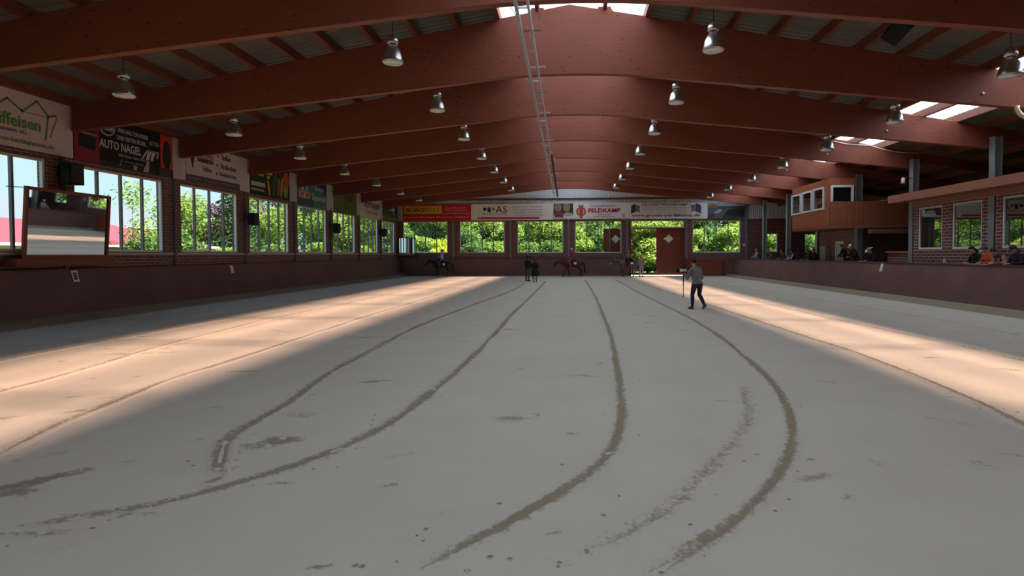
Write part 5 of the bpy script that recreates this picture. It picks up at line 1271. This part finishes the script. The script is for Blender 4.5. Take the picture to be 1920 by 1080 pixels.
# ---- spectators on the terrace behind the right kickboard
SG = None
def sitter(label, y, top, sleeve, hair, hat=None, lean=.30, yaw=0.0, x=XK+.60, hp=.25, scale=1.0, stand=False):
    if stand:
        pose = dict(bulk=1.18, hip=.93, lean=lean, headpitch=hp, headyaw=yaw, elbowL=(-.30, .22, .98+.10), wristL=(-.12, .42, 1.0), elbowR=(.30, .22, 1.08), wristR=(.12, .42, 1.0), palmL=(.2, 0, -1), palmR=(-.2, 0, -1))
        loc = (x+.02, y, .80)
        pose['hip'] = .90
    else:
        pose = dict(bulk=1.18, hip=.555, lean=lean, headpitch=hp, headyaw=yaw, kneeL=(-.13, .37, .52), ankleL=(-.13, .36, .10), kneeR=(.13, .37, .52), ankleR=(.13, .36, .10), toeL=(-.13, .43, .04), toeR=(.13, .43, .04), elbowL=(-.28, .22, .76), wristL=(-.10, .43, .74), elbowR=(.28, .22, .76), wristR=(.10, .43, .74), palmL=(.2, 0, -1), palmR=(-.2, 0, -1), curlL=.3, curlR=.3)
        loc = (x, y, .80)
    person('person', label, loc, R(90), pose, dict(top=top, legs=(.03, .03, .04), sleeve=sleeve), hair, hat, 'spectators behind the right kickboard', scale, .018)
DK = (.012, .011, .013); HB = (.035, .020, .012)
sitter('spectator with grey hair and pale grey shirt farthest along the right kickboard', 46.6, (.24, .26, .30), (.24, .26, .30), ((.30, .29, .28), 'short'), hp=.1, lean=.12, scale=1.06)
sitter('spectator in dull red top under the small far window by the grey column', 43.0, (.10, .05, .055), (.10, .05, .055), ((.12, .08, .05), 'short'), lean=.45)
sitter('spectator with reddish face leaning left beside the one in blue sleeves', 40.6, (.05, .03, .035), (.05, .03, .035), ((.10, .05, .03), 'short'), lean=.35)
sitter('spectator in dark vest with pale blue sleeves and dark cap below the booth', 39.3, (.012, .015, .035), (.30, .38, .55), (HB, 'short'), ('cap', (.02, .02, .04)), lean=.18, hp=.15)
sitter('spectator with long brown hair left of the grey cabinet', 36.4, (.06, .05, .06), (.06, .05, .06), ((.12, .07, .055), 'long'), lean=.2, x=XK+.52)
sitter('spectator in dark top just in front of the grey cabinet', 35.55, (.020, .018, .024), (.020, .018, .024), ((.14, .05, .04), 'short'), lean=.16, x=XK+.52)
sitter('spectator in black with dark hair standing in front of the pale door', 32.0, DK, DK, ((.012, .010, .010), 'short'), lean=.34, stand=True, hp=.2, scale=.92, x=XK+.62)
sitter('spectator in black jacket with a white cap', 30.85, DK, DK, (HB, 'short'), ('cap', (.70, .70, .72)), lean=.42, stand=True, hp=.3, scale=.93, x=XK+.62)
sitter('spectator in black jacket with pale brown western hat in front of the bar recess', 28.95, (.012, .012, .014), (.012, .012, .014), (HB, 'short'), ('western', (.30, .20, .17), (.62, .58, .54)), lean=.34, hp=.35, x=XK+.62)
sitter('spectator in black with bushy dark hair left of the orange shirt', 21.75, (.010, .010, .012), (.010, .010, .012), ((.018, .012, .010), 'long'), lean=.36, hp=.35, yaw=-.2)
sitter('spectator in orange shirt with a violet and white cap', 21.12, (.50, .10, .025), (.50, .10, .025), (HB, 'short'), ('cap', (.09, .07, .17), (.50, .46, .52)), lean=.36, hp=.35)
sitter('spectator with short dark hair and pale forearms bending over papers right of the orange shirt', 20.50, (.04, .035, .04), (.42, .30, .26), ((.03, .022, .016), 'short'), lean=.55, hp=.45)
sitter('spectator in dark purple jacket and blue cap at the right picture edge', 19.82, (.030, .018, .026), (.030, .018, .026), ((.14, .09, .06), 'long'), ('cap', (.030, .032, .07)), lean=.34, hp=.3)
person('person', 'person in blue cap standing behind the bar counter', (15.75, 27.9, .80), R(120), dict(headpitch=.2, elbowL=(-.26, .15, 1.1), wristL=(-.1, .35, 1.18), elbowR=(.26, .15, 1.1), wristR=(.1, .35, 1.18)), dict(top=(.03, .03, .04), legs=(.03, .03, .04)), (HB, 'short'), ('cap', (.04, .07, .22), (.45, .45, .5)), None, .86)

# things on the right cap rail
def on_rail(y): return Vector((XK+.10, y, ZK+.031))
b_ = empty('water_bottle', on_rail(22.95)); tag(b_, 'clear water bottle with a pale label on the right kickboard rail', 'bottle')
mb = MB(); mb.lathe([(.034, 0), (.036, .02), (.036, .17), (.030, .20), (.014, .235), (.014, .25)], n=16); mb.build('bottle_body', P((.30, .36, .38), .15), b_)
mb = MB(); mb.lathe([(.0372, .03), (.0372, .12)], n=16); mb.build('bottle_label', P((.62, .66, .70), .5), b_); mb = MB(); mb.lathe([(.016, .251), (.016, .27)], n=12); mb.build('cap', P((.05, .08, .2)), b_)
b_ = empty('red_bottle', on_rail(20.15)); tag(b_, 'raspberry red drinking bottle with a black cap on the right kickboard rail', 'bottle')
mb = MB(); mb.lathe([(.038, 0), (.040, .02), (.040, .20), (.030, .225)], n=16); mb.build('bottle_body', P((.42, .03, .09), .4), b_); mb = MB(); mb.lathe([(.028, .226), (.028, .26), (.012, .275)], n=12); mb.build('cap', M['black'], b_)
for y, a, lab in ((21.35, .1, 'white papers on the rail in front of the orange shirt'), (20.85, -.15, 'white papers on the rail between the orange shirt and the bottle'), (29.2, .1, 'white paper on the rail in front of the western hat')):
    p_ = empty('papers', on_rail(y), a); tag(p_, lab, 'papers'); mb = MB(); mb.box((-.105, -.15, 0), (.105, .15, .008)); mb.build('sheet', P((.75, .74, .70)), p_)
    mb = MB(); mb.box((-.10, -.12, .0085), (.10, .16, .013)); mb.build('sheet', P((.78, .77, .74)), p_)
